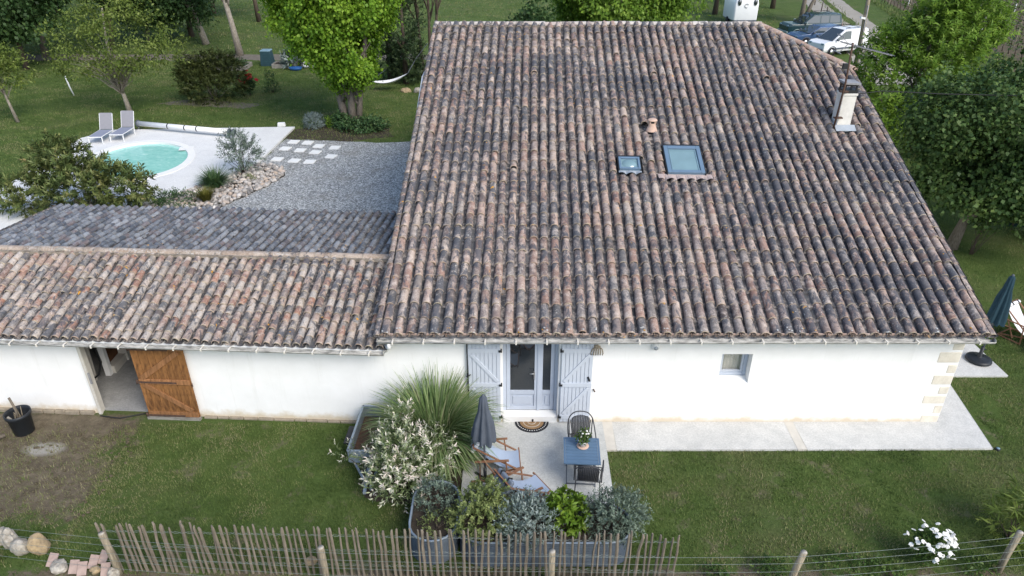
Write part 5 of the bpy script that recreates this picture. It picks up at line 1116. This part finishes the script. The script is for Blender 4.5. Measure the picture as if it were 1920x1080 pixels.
# ---- vegetable corner
t = thing('compost_bin', 'dark blue-green plastic compost bin by the vegetable beds', 'compost bin', (-17.25, 38.9, 0)); MB().box((0, 0, .5), (.82, .82, 1.0), None, .82).build('bin', M['compost'], t, bevel=.03); MB().box((0, 0, 1.03), (.72, .72, .07), None, .9).build('lid', M['compost_lid'], t, bevel=.02)
mb = MB()
for k in range(5): mb.box((0, 0, .15+.16*k), (.83-.028*k, .83-.028*k, .02))
mb.build('ribs', M['compost'], t)
def vegbed(label, x, y, w, d):
    t = thing('vegetable_bed', label, 'vegetable bed', (x, y, 0), 0, 'timber vegetable beds')
    for s in (-1, 1): MB().box((0, s*d/2, .14), (w, .05, .28)).build('board', M['greywood'], t); MB().box((s*w/2, 0, .14), (.05, d-.06, .28)).build('board', M['greywood'], t)
    MB().box((0, 0, .1), (w-.06, d-.06, .18)).build('bed_soil', M['mulch'], t); return t
vegbed('timber vegetable bed full of greens left of the compost bin', -19.6, 37.9, 2.6, 1.6); vegbed('timber vegetable bed right of the compost bin', -15.9, 38.4, 1.5, 1.2)
shrub('vegetables', 'leafy greens growing in the timber bed left of the compost bin', 'vegetables', (-19.6, 37.9, .2), [(0, 0, .1, 1.2, .7, .25)], 'l_tuft', 120, 9, .1, .16, .08, 151, 'ball', 0)
t = shrub('artichoke_plant', 'spiky silver artichoke plant right of the compost bin', 'plant', (-15.0, 38.3, 0), [(0, 0, .45, .8, .7, .55)], 'l_silver', 60, 9, .08, .5, .12, 152, 'sprig', 0, up=.8, shoot=.3)
o = MB().lathe((0, 0, 0), [(0, .02), (.3, .02), (.38, .22), (.36, .22), (.28, .05), (0, .05)], 16, True, 1.2, .7).build('blue_tub', M['bluetub']); o.location = (-14.85, 37.2, 0); tag(o, 'shallow blue plastic tub in front of the artichoke plant', 'tub')
o = MB().rock((0, 0, .15), (.35, .25, .2), 5, 2).rock((.2, .1, .3), (.25, .2, .15), 6, 2).rock((-.2, .1, .32), (.2, .2, .12), 7, 2).build('plastic_sheet', M['canvas_white']); o.location = (-14.1, 37.9, 0); tag(o, 'crumpled white plastic sheet at the end of the vegetable beds', 'plastic sheet')
o = MB().bar((0, 0, .05), (.2, .5, .55), .3, .04).build('grey_board', M['greywood']); o.location = (-14.6, 38.0, 0); tag(o, 'grey board leaning between artichoke plant and plastic sheet', 'board')
flowering('rose_bush', 'upright bush of dark red roses on the lawn', 'rose bush', (-15.75, 30.3, 0), [(0, 0, .7, .42, .4, .62)], 'l_forest', 'petal_r', 12, .13, 153, 130, .12)
shrub('thorny_shrub', 'thin bare rose stems right of the red roses', 'shrub', (-14.6, 31.0, 0), [(0, 0, .35, .45, .4, .4), (0, 0, 1.0, .2, .2, .35)], 'l_forest', 60, 8, .08, .12, .05, 154, 'ball', 9)
o = MB().tube([(0, 0, 0), (-.12, 0, .55), (-.2, 0, 1.15)], .04, 6).build('white_stake', M['white']); o.location = (-26.3, 30.2, 0); tag(o, 'thin white leaning stake on the lawn left of the olive-green tree', 'stake')
# ---- tall trees of the park
TT = [(-34.9, 42.2, .22, .30, 'bark', 'l_forest', 3.2, 3.8, 'tall tree with leaning grey trunk left in the park'), (-31.0, 44.5, .55, .24, 'bark_dark', 'l_forest', 3.6, 3.2, 'dark slim tree between the leaning trunk and the olive-green tree'), (-20.4, 42.4, -.35, .36, 'bark_pale', 'l_forest', 6.3, 2.8, 'tall pale-trunked tree standing alone at the soil strip'), (-24.6, 46.8, -.75, .36, 'bark_pale', 'l_forest', 1.6, 3.0, 'pale leaning trunk beyond the dark olive bush'), (-27.2, 50.4, -.05, .30, 'bark_dark', 'l_forest', 1.7, 3.0, 'dark trunk just left of the pale leaning one'), (-29.5, 47.5, .1, .22, 'bark', 'l_forest', 1.6, 3.2, 'grey trunk showing behind the olive-green tree crown'),
      (-24.0, 58.5, -.2, .3, 'bark_dark', 'l_forest', 5.8, 2.6, 'distant dark trunk beyond the soil strip'), (-38.5, 38.0, .1, .34, 'bark_dark', 'l_forest', 1.0, 4.6, 'dark spreading tree in the far left corner'), (-33.5, 37.5, .1, .25, 'bark_dark', 'l_forest', 2.0, 3.4, 'dark tree whose foliage hangs over the small olive-green tree'), (-43.5, 46.0, .1, .3, 'bark_dark', 'l_forest', .9, 4.6, 'outermost dark tree behind the left corner'), (-36.5, 55.0, .1, .3, 'bark_dark', 'l_forest', 3.4, 4.0, 'deep park tree behind the leaning grey trunk'), (-29.5, 62.0, 0., .3, 'bark_dark', 'l_forest', 2.9, 3.6, 'far park tree filling the gap over the olive-green tree'), (-45.0, 62.0, 0., .3, 'bark_dark', 'l_forest', 2.9, 4.6, 'farthest park tree in the left background')]
for i, (x, y, ln, r0, bk, lf, z0, rad, lab) in enumerate(TT):
    h = 12.0; tree('park_tree', lab, (x, y, 0), [(ln*3.2, 0, z0+3.0, rad, rad, 3.0), (ln*2.2, 0, z0+1.3, rad*.75, rad*.7, 1.3), (ln*4, 0, z0+6, rad*.7, rad*.7, 2.5)], lf, bk, 480, 24, .30, .26, .18, 160+i, [[(0, 0, 0), (ln*.6, 0, 2.2), (ln*1.6, 0, 5), (ln*2.6, 0, 8), (ln*3.4, 0, h)]], r0*.68, 12, 'tall park trees', shell=.5, droop=.3)
for i, (x, y, ln, lab, lf) in enumerate(((20.4, 63.2, .3, 'slim dark trunk on the meadow left of the horse trailer', 'l_forest'), (21.9, 59.0, .1, 'young tree right behind the horse trailer', 'l_olive'), (27.6, 67.5, .1, 'dark trunk on the meadow between trailer and track', 'l_forest'), (27.3, 58.2, .0, 'multi-stemmed tree behind the dark green car', 'l_acacia'))):
    zc = 4.6 if i != 3 else 3.9
    tree('meadow_tree', lab, (x, y, 0), [(.4, 0, zc+2.2, 2.2, 2.2, 2.2), (.9 if i == 3 else .2, 0, zc, 1.7 if i == 3 else 1.0, 1.3, .9)], lf, 'bark' if i == 3 else 'bark_dark', 190, 15, .28, .3, .2, 180+i, [[(0, 0, 0), (ln*.3, 0, 2), (ln, 0, 4.5), (ln*1.6, 0, 7)]]+([[(.25, 0, 0), (.7, 0, 1.6), (1.5, 0, 3.4), (2.4, 0, 5)]] if i == 3 else []), .24, 9, 'meadow trees', droop=.3)
tree('broadleaf_tree', 'dense green tree right behind the roof ridge', (5.8, 28.5, 0), [(0, 0, 6.4, 3.7, 3.2, 3.0), (-1.9, 0, 5.6, 1.6, 1.6, 1.6), (2.1, 0, 5.4, 1.6, 1.6, 1.7)], 'l_acacia', 'bark', 1300, 24, .22, .19, .13, 190, [[(0, 0, 0), (0, 0, 3), (.2, 0, 7)]], .25, 10, shell=.7, droop=.5)
shrub('tall_shrub', 'dark mottled shrub behind the ridge beside the dense green tree', 'shrub', (1.15, 24.5, 0), [(0, 0, 3.2, 1.05, 1.0, 2.9), (-.6, 0, 2.9, .7, .7, 2.6)], 'l_forest', 420, 16, .2, .22, .13, 191, 'ball', 8)
shrub('tall_shrub', 'low dark shrub peeping over the ridge end on the meadow', 'shrub', (-3.4, 36.0, 0), [(0, 0, 1.2, 1.6, 1.2, 1.1)], 'l_conifer', 190, 14, .2, .2, .1, 192, 'ball', 6)
# ---- right-hand trees
tree('maple_tree', 'broad dark maple beside the house with low hanging crown', (15.0, 9.2, 0), [(1.6, .3, 4.1, 2.9, 2.8, 2.1), (-.2, 0, 3.3, 1.9, 1.9, 1.5), (3.2, 0, 3.2, 2.3, 2.2, 1.9), (1.3, -.8, 2.5, 2.1, 1.6, 1.1), (-.9, .4, 4.3, 1.4, 1.4, 1.2), (2.6, .2, 5.2, 1.5, 1.4, 1.1)], 'l_dark', 'bark', 1500, 46, .21, .135, .115, 201, [[(0, 0, 0), (.15, 0, 1.0), (.3, .05, 2.2), (.9, .1, 4.5), (1.1, .1, 5.6)]], .17, 16, shell=.68, droop=.55)
tree('ash_tree', 'fresh light green tree behind the dark maple', (18.4, 20.0, 0), [(.5, 0, 4.5, 2.5, 2.3, 2.5), (-1.5, -.4, 3.4, 1.4, 1.4, 1.9), (1.6, 0, 5.3, 1.6, 1.5, 1.7), (-.1, 0, 6.1, 1.1, 1.1, 1.3), (.4, -.6, 2.0, 2.6, 1.6, 1.8), (-2.2, -1.4, 1.8, 1.2, 1.2, 1.7)], 'l_acacia', 'bark', 2400, 18, .18, .20, .065, 202, [[(0, 0, 0), (0, 0, 2), (.1, 0, 5)], [(.4, 0, 0), (.9, 0, 2), (1.6, 0, 5)]], .18, 14, shell=.55, mode='sprig', up=.9, shoot=.55, droop=.35)
shrub('vine_shoot', 'young shoots with yellow leaves climbing at the foot of the maple trunk', 'shrub', (15.4, 8.7, 0), [(.5, .1, 1.7, .9, .5, .35), (.1, 0, 1.3, .3, .3, .4)], 'l_weed', 60, 10, .12, .12, .07, 203, 'ball', 9)
t = thing('screen_fence', 'dark green windbreak fence in the shade behind the maple', 'fence', (18.6, 10.6, 0), R(-14))
for i in range(5): MB().cyl((i*1.5-.6, 0, 0), (i*1.5-.6, 0, 1.5), .035, n=8).build('post', M['bark_dark'], t)
MB().box((2.4, .04, .8), (6.2, .02, 1.4)).build('screen', M['fence_green'], t)
shrub('hedge_plant', 'dark shrub in front of the green windbreak fence', 'shrub', (19.3, 9.6, 0), [(0, 0, .4, .9, .5, .5)], 'l_forest', 110, 10, .12, .16, .06, 204, 'ball', 4)

# ================================================================= VEHICLES
def loft(sections, m, name, parent, smooth=False, bevel=0):
    """sections: (x, [(y, z)...]) half profiles from sill to roof centre, mirrored"""
    V = []; F = []; k = len(sections[0][1])*2
    for x, pr in sections:
        V += [(x, y, z) for y, z in pr]+[(x, -y, z) for y, z in reversed(pr)]
    for i in range(len(sections)-1):
        for j in range(k): F.append((i*k+j, i*k+(j+1) % k, (i+1)*k+(j+1) % k, (i+1)*k+j))
    F.append(tuple(range(k-1, -1, -1))); F.append(tuple(range((len(sections)-1)*k, len(sections)*k)))
    F = [tuple(reversed(f)) for f in F]
    o = MB().add(V, F, smooth).build(name, m, parent)
    if bevel: b = o.modifiers.new('b', 'BEVEL'); b.width = bevel; b.segments = 2; b.limit_method = 'ANGLE'; b.angle_limit = R(25)
    return o
def car(name, label, cat, loc, rz, paint, trim, L, Wd, H_, belt, hood, xw, roof_bars=True, van=False):
    """front towards +x"""
    t = thing(name, label, cat, loc, rz); w = Wd/2; f = L/2
    low = lambda x, k, top: (x, [(w*.92*k, .32), (w*k, .5), (w*k, belt*.82), (w*.97*k, top)])
    loft([low(-f, .9, belt), low(-f+.12, .98, belt), low(xw-.05, 1, belt), low(xw+.25, 1, belt-.03), low(f-.35, .97, hood), low(f-.05, .88, hood-.12)], paint, 'body', t, bevel=.04)
    ws = .75 if not van else .95; rx = xw-ws
    gh = lambda x, k, z: (x, [(w*.95*k, belt-.03), (w*.80*k, z-.05), (w*.62*k, z), (w*.3*k, z+.012)])
    loft([(-f+.06, [(w*.93, belt-.03), (w*.9, belt+.02), (w*.6, belt+.03), (w*.3, belt+.03)]), gh(-f+.16 if not van else -f+.1, .96, H_-.04), gh(-f+.6, 1, H_), gh(rx, 1, H_-.02), (xw+.18, [(w*.93, belt-.05), (w*.88, belt-.03), (w*.6, belt-.02), (w*.3, belt-.01)])], paint, 'cabin', t, bevel=.03)
    # side glass, a little proud of the sloping cabin side
    def side(x0, x1, s, xt0=None, xt1=None):
        zb, zt = belt+.06, H_-.13; yb = w*(.95-.15*(zb-belt+.03)/(H_-.02-belt)); yt = w*(.95-.15*(zt-belt+.03)/(H_-.02-belt)); e = .012
        V = [(x0, s*(yb+e), zb), (x1, s*(yb+e), zb), (xt1 if xt1 is not None else x1, s*(yt+e), zt), (xt0 if xt0 is not None else x0, s*(yt+e), zt)]; V += [(x, y-s*.02, z) for x, y, z in V]
        MB().add(V, [(0, 1, 2, 3), (7, 6, 5, 4), (0, 4, 5, 1), (1, 5, 6, 2), (2, 6, 7, 3), (3, 7, 4, 0)]).build('side_window', M['glass_car'], t)
    for s in (-1, 1):
        side(rx-.55, xw+.02, s, rx-.55, rx-.02)
        if not van: side(rx-1.35, rx-.62, s); side(-f+.28, rx-1.42, s, -f+.34)
        MB().box((xw-.05, s*(w+.1), belt+.08), (.12, .2, .14)).build('mirror', trim, t, bevel=.02)
        for x in (-f+.78, f-.82):
            wv = MB().lathe((0, 0, 0), [(.2, -.1), (.31, -.1), (.345, -.06), (.345, .06), (.31, .1), (.2, .1)], 20); wv.v = [(a+x, z+s*(w-.08), b+.345) for a, b, z in wv.v]; wo = wv.build('wheel', M['tyre'], t)
            rv = MB().lathe((0, 0, 0), [(0, -.09), (.21, -.09), (.21, .09), (0, .09)], 14); rv.v = [(a+x, z+s*(w-.075), b+.345) for a, b, z in rv.v]; rv.build('rim', M['steel'], wo)
            MB().tube([(x+.40*math.cos(a), s*(w+.005), .345+.40*math.sin(a)) for a in np.linspace(0, math.pi, 9)], .035, 6).build('wheel_arch', trim, t)
        MB().box((f-.10, s*w*.66, hood-.17), (.10, .3, .16)).build('headlight', M['compost_lid'], t, bevel=.03)
        MB().box((-f-.005, s*w*.78, belt-.2), (.05, .16, .3)).build('tail_light', M['petal_r'], t, bevel=.01)
    a, b = Vector((xw+.19, 0, belt+.0)), Vector((rx+.03, 0, H_-.05)); n_ = Vector((b.z-a.z, 0, a.x-b.x)).normalized()*.02
    V = [(a.x, -w*.80, a.z), (a.x, w*.80, a.z), (b.x, w*.66, b.z), (b.x, -w*.66, b.z)]; V = [tuple(Vector(v)+n_) for v in V]+[tuple(Vector(v)-n_*.3) for v in V]
    MB().add(V, [(0, 1, 2, 3), (0, 4, 5, 1), (1, 5, 6, 2), (2, 6, 7, 3), (3, 7, 4, 0)]).build('windscreen', M['glass_car'], t)
    V = [(-f+.075, -w*.7, belt+.08), (-f+.075, w*.7, belt+.08), (-f+.13, w*.62, H_-.16), (-f+.13, -w*.62, H_-.16)]; MB().add(V+[(x-.03, y, z) for x, y, z in V], [(7, 6, 5, 4), (0, 1, 5, 4), (1, 2, 6, 5), (2, 3, 7, 6), (3, 0, 4, 7)]).build('rear_window', M['glass_car'], t)
    MB().box((f+.0, 0, .48), (.14, Wd*.9, .2)).build('bumper', trim, t, bevel=.04); MB().box((-f-.02, 0, .46), (.14, Wd*.92, .2)).build('bumper', trim, t, bevel=.04)
    MB().box((0, 0, .56), (L*.62, Wd+.02, .14)).build('side_trim', trim, t, bevel=.02)
    if roof_bars:
        for s in (-1, 1): MB().tube([(-f+.5, s*w*.68, H_-.01), (-f+.55, s*w*.68, H_+.06), (rx-.15, s*w*.68, H_+.06), (rx-.1, s*w*.68, H_-.01)], .018, 6).build('roof_rail', M['black'], t)
        for x in (-f+1.0, rx-.5): MB().bar((x, -w*.75, H_+.08), (x, w*.75, H_+.08), .04, .03).build('roof_bar', M['black'], t)
    return t
car('offroad_car', 'dark green estate off-roader with roof rails parked beyond the roof', 'car', (25.2, 50.6, 0), R(188), M['car_green'], M['car_silver'], 4.8, 1.9, 1.88, 1.15, 1.12, .95)
car('delivery_van', 'white delivery van parked nearest the roof corner', 'van', (24.6, 43.2, 0), R(204), M['car_white'], M['anth'], 4.4, 1.82, 1.84, 1.10, 1.05, 1.15, True, True)
car('hatchback_car', 'blue car parked between the off-roader and the white van', 'car', (24.2, 46.8, 0), R(192), M['car_blue'], M['anth'], 4.1, 1.75, 1.5, .98, .92, .75, False)
t = thing('horse_trailer', 'white rounded horse trailer on the meadow', 'horse trailer', (21.2, 57.4, 0), R(4))
sec = lambda y, k, z1: (y, [(1.15*k, .5), (1.15*k, 1.9), (1.02*k, z1-.25), (.7*k, z1), (.3*k, z1+.03)])
o = loft([sec(-1.5, .90, 2.35), sec(-1.35, .98, 2.6), sec(-.9, 1, 2.72), sec(1.2, 1, 2.72), sec(1.6, .92, 2.5)], M['car_white'], 'body', t, True, .05); o.rotation_euler = (0, 0, R(90))
for s in (-1, 1):
    wv = MB().lathe((0, 0, 0), [(0, 0), (.3, 0), (.3, .06), (0, .06)], 18); wv.v = [(a*.55+s*.74, z-1.55, b*.95+2.05) for a, b, z in wv.v]; wv.build('window', M['glass_car'], t)
    wv = MB().lathe((0, 0, 0), [(0, -.1), (.32, -.1), (.34, 0), (.32, .1), (0, .1)], 16); wv.v = [(z+s*1.1, a, b+.34) for a, b, z in wv.v]; wv.build('wheel', M['tyre'], t)
MB().tube([(.18*math.cos(a)-.05, -1.54, 1.75+.16*math.sin(a)) for a in np.linspace(.6, 5.2, 12)], .025, 5).build('emblem', M['cast'], t)
MB().box((0, -.1, .45), (2.1, 2.9, .1)).build('chassis', M['anth'], t); MB().bar((0, -1.5, .45), (0, -2.7, .45), .1).build('drawbar', M['cast'], t)
# ================================================================= POLES, WIRES, VINEYARD
t = thing('utility_pole', 'wooden utility pole beside the track behind the chimney', 'utility pole', (23.55, 37.2, 0)); MB().tube([(0, 0, 0), (-.15, 0, 4), (-.32, 0, 8.5)], [.15, .13, .11], 10).build('pole', M['post_wood'], t)
MB().cyl((-.02, -.16, .3), (-.15, -.14, 4.2), .035, n=8).build('conduit', M['cast'], t); MB().box((-.32, -.1, 3.42), (.3, .22, .12), (0, .2, 0)).build('lamp_head', M['white'], t); MB().bar((-.15, 0, 3.3), (-.32, -.1, 3.4), .04).build('lamp_arm', M['cast'], t)
t = thing('tv_antenna', 'rusty mast with rake television antenna strapped to the chimney', 'antenna', (8.72, 6.24, 4.95))
MB().tube([(0, 0, 0), (.04, -.02, 1.3), (.0, -.02, 2.3)], .026, 8).build('mast', M['rust'], t); MB().bar((-.32, 0, 2.32), (1.10, 0, 1.98), .022).build('boom', M['cast'], t)
for i in range(17): u = i/16; MB().bar((-.32+1.42*u, -.17+.05*u, 2.335-.34*u), (-.32+1.42*u, .17-.05*u, 2.335-.34*u), .009).build('element', M['cast'], t)
for s in (-1, 1): MB().bar((-.1, .0, 2.27), (-.34, s*.05, 2.27+s*.22), .014).bar((-.34, -.22, 2.27+s*.2), (-.34, .22, 2.27+s*.2), .02).build('reflector', M['cast'], t)
MB().box((-.07, -.03, 1.72), (.12, .09, .14)).build('amplifier', M['black'], t)
for z in (.35, 1.05): MB().box((.08, .05, z), (.22, .12, .03)).build('bracket', M['rust'], t)
o = MB().tube([(9.25, 6.6, 5.85), (10.5, 7.6, 5.7), (12.4, 8.0, 5.52), (15, 8.0, 5.46), (22, 8.2, 5.6)], .014, 6).build('power_cable', M['cablem']); tag(o, 'black overhead cable running from the chimney past the dark maple', 'cable')
o = MB().tube([(26.8, 30, 4.75), (29.2, 30, 4.29), (36, 30, 3.6)], .02, 5).build('power_cable', M['cablem']); tag(o, 'black overhead cable in front of the vineyard rows', 'cable')
rv = random.Random(31); fp = MB()
t = thing('track_fence', 'thin stake fence along the near side of the track', 'fence', (25.5, 45, 0)); xs_ = [(22.9, 34.5), (24.0, 38.5), (25.3, 43), (26.6, 47.5), (27.7, 52), (29, 56), (30.3, 60), (31.6, 64.5), (33, 70)]
for x, y in xs_: MB().tube([(x-25.5, y-45, 0), (x-25.5+.03, y-45, 1.15)], .05, 6).build('stake', M['bark_dark'], t)
MB().tube([(x-25.5, y-45, 1.0) for x, y in xs_], .012, 4).build('wire', M['cast'], t)
# vine rows run beside the track
vd = Vector((4.4, 33, 0)).normalized(); vn = Vector((vd.y, -vd.x, 0)); k = 0
def vine_row(i, label):
    a = Vector((37.2, 40, 0))+vn*(2.0*i); t = thing('vine_row', label, 'vine row', tuple(a), 0, 'vine rows beside the track'); L = 36+3*(i > 4); mb = MB(); pm = MB(); rg = np.random.default_rng(400+i); P = []
    n = int(L/1.0)
    for j in range(n): p = vd*(j*1.0); mb.tube([(p.x, p.y, 0), (p.x+rv.uniform(-.06, .06), p.y, .35), (p.x+rv.uniform(-.1, .1), p.y, .62)], [.05, .04, .03], 5); P.append((p.x, p.y, .75))
    mb.build('vine_trunks', M['bark_dark'], t, kind='stuff')
    for j in range(0, n, 6): p = vd*(j*1.0+.5); MB().bar((p.x, p.y, 0), (p.x, p.y, 1.35), .06).build('post', M['post_wood'] if (j//6+i) % 3 else M['white'], t)
    for z in (.6, 1.0): MB().tube([(0, 0, z), tuple(vd*L+Vector((0, 0, z)))], .006, 3).build('wire', M['cast'], t)
    P = np.repeat(np.array(P), 16, 0); T = len(P); P = P+rg.normal(size=P.shape)*np.array([.28, .28, .14]); D = unit(rg.normal(size=(T, 3))+np.array([0, 0, .3])); N = unit(rg.normal(size=(T, 3))*.5+np.array([0, 0, 1]))
    obj('leaves', leaves_mesh('leaves', P, D, N, .18*rg.uniform(.7, 1.3, T), .15, rg.random(T), M['l_vine']), t, kind='stuff')
names = ['first', 'second', 'third', 'fourth', 'fifth', 'sixth', 'seventh', 'eighth', 'ninth', 'tenth', 'eleventh', 'twelfth']
for i in range(12): vine_row(i, 'low vine row with budding leaves, '+names[i]+' from the track')

# ================================================================= GRASS
def vnoise(x, y, sc, seed):
    g = np.random.default_rng(seed).random((256, 256)); u, v = x*sc+500, y*sc+500; i, j = np.floor(u).astype(int), np.floor(v).astype(int); a, b = u-i, v-j; a, b = a*a*(3-2*a), b*b*(3-2*b)
    q = lambda p, r: g[p % 256, r % 256]
    return (q(i, j)*(1-a)+q(i+1, j)*a)*(1-b)+(q(i, j+1)*(1-a)+q(i+1, j+1)*a)*b
def lawn_blades(name, n, box, h, w, seed, mask, rvw=(0, 1), dense=None, brown=.75):
    rg = np.random.default_rng(seed); P = np.stack([rg.uniform(box[0], box[1], n), rg.uniform(box[2], box[3], n), np.zeros(n)], 1)
    k = mask(P[:, 0], P[:, 1])
    if dense is not None: k &= rg.random(n) < dense(P[:, 0], P[:, 1])
    P = P[k]; n = len(P); a = rg.random(n)*6.283; ln = rg.uniform(.05, .75, n); D = np.stack([np.cos(a)*np.sin(ln), np.sin(a)*np.sin(ln), np.cos(ln)], 1); S = np.stack([-np.sin(a), np.cos(a), np.zeros(n)], 1)
    H_ = (h*rg.uniform(.45, 1.15, n))[:, None]; x, y = P[:, 0], P[:, 1]
    f = .55*vnoise(x, y, .8, seed)+.45*vnoise(x, y, 2.6, seed+5); f = np.clip((f-.5)*1.9+.5, 0, 1)
    V = np.stack([P-S*w/2, P+S*w/2, P+D*H_], 1); r = np.clip(rvw[0]+(rvw[1]-rvw[0])*np.clip(.72*f+.40*rg.random(n)-.10, 0, 1), 0, 1)
    pb = np.clip((.6*vnoise(x, y, 1.2, seed+9)+.4*vnoise(x, y, 4.1, seed+11)-.52)/.14, 0, 1)*brown; r = r*(1-pb)+(.72+.28*rg.random(n))*pb
    return obj(name, mesh_np(name, V.reshape(-1, 3), np.arange(3*n).reshape(n, 3), M['blade'], np.repeat(r, 3)), None, kind='stuff')
def rect(x, y, a, b, c, d): return (x > a) & (x < b) & (y > c) & (y < d)
def front_mask(x, y):
    k = ~rect(x, y, -1.04, 2.07, -2.77, 0) & ~rect(x, y, 2, 10.44, -.95+.10*vnoise(x, y, 6, 3)+0*x, .1) & ~rect(x, y, 9.7, 10.75+0*x, -.93, 1.77) & ~rect(x, y, -13.5, 9.75, -.02, 9) & ~rect(x, y, 9.7, 12.4, 1.74, 6.6)
    k &= ~((y > .052*(-2.72-x)-.12) & (x < -2.7) & (y < 9)); k &= ~rect(x, y, -1.9, 2.2, -3.97, -3.0); k &= ~rect(x, y, -1.88, -.98, -3.95, -2.43)
    return k
def front_dense(x, y):
    n = vnoise(x, y, 2.2, 40)*.6+vnoise(x, y, 5.5, 41)*.4; sm = lambda v, a, b: np.clip((v-a)/(b-a), 0, 1)
    m = np.minimum(sm(x, -7.7, -9.6), np.minimum(sm(y, -3.5, -2.4), sm(y, .6, .1))); d = 1-.93*sm(m+(n-.5)*1.7, .4, .75)
    d *= 1-.75*sm(n+.55*sm(y, -3.7, -4.3), .62, .8); d *= 1-.75*rect(x, y, -3.0, -1.0, -2.4, 0); return d
lawn_blades('grass', 330000, (-13.5, 15, -4.9, 5), .062, .015, 1, front_mask, (0, 1), front_dense)
lawn_blades('grass', 2600, (-13, -8.2, -4.0, -.3), .10, .016, 9, front_mask, (.75, 1))
lawn_blades('grass', 60000, (9.8, 26, 4, 22), .08, .018, 2, lambda x, y: (x > 10.2) & ~rect(x, y, 9.7, 12.4, 1.74, 6.6), (0, .75))
def back_mask(x, y): return ~inside(x, y, deck) & ~inside(x, y, [(-11.3, 23), (-11.3, 21.3), (-5, 21.0), (-2, 21.2), (-2, 5.8), (-20, 5.8), (-20, 13)]) & ~((x > -2.8) & (y < 24)) & ~rect(x, y, -60, -3, 40.4, 42.7)
lawn_blades('grass', 230000, (-36, 0, 8, 40), .085, .028, 3, back_mask, (.14, .92))
lawn_blades('grass', 26000, (29, 48, 36, 92), .5, .09, 5, lambda x, y: (x > 31.4+.24*(y-36)) & (x < 36.2+.14*(y-40)), (.2, .8))
lawn_blades('grass', 9000, (24, 40, 36, 92), .25, .07, 6, lambda x, y: (x > 25.3+.236*(y-34)) & (x < 26.9+.236*(y-34)), (.3, .9))
lawn_blades('grass', 70000, (-50, 34, 40, 90), .13, .07, 4, lambda x, y: back_mask(x, y) & ~((x > 19+.22*(y-30)) & (x < 30.5+.24*(y-36))), (.2, .95))
rg = np.random.default_rng(77)       # dry straw on the trampled soil
n = 1500; P = np.stack([rg.uniform(-12.6, -8.1, n), rg.uniform(-3.1, -.3, n), rg.uniform(.01, .03, n)], 1); a = rg.random(n)*6.28
obj('straw', leaves_mesh('straw', P, np.stack([np.cos(a), np.sin(a), .05*rg.normal(size=n)], 1), np.tile([0, 0, 1.], (n, 1)), rg.uniform(.06, .28, n), .008, rg.uniform(.7, 1, n), M['blade'], 0), None, kind='stuff')

rg = np.random.default_rng(78); nP = 420; sz = rg.uniform(.012, .04, nP); S3 = np.stack([sz*1.2, sz, sz*.6], 1); V = bv_[None]*S3[:, None]; V[..., 2] += sz[:, None]*.3
V[..., :2] += np.stack([rg.uniform(-12.6, -8.2, nP), rg.uniform(-3.0, -.3, nP)], 1)[:, None]
obj('clods', mesh_np('clods', V.reshape(-1, 3), (bf_[None]+(np.arange(nP)*len(bv_))[:, None, None]).reshape(-1, 3), M['soil']), None, kind='stuff')
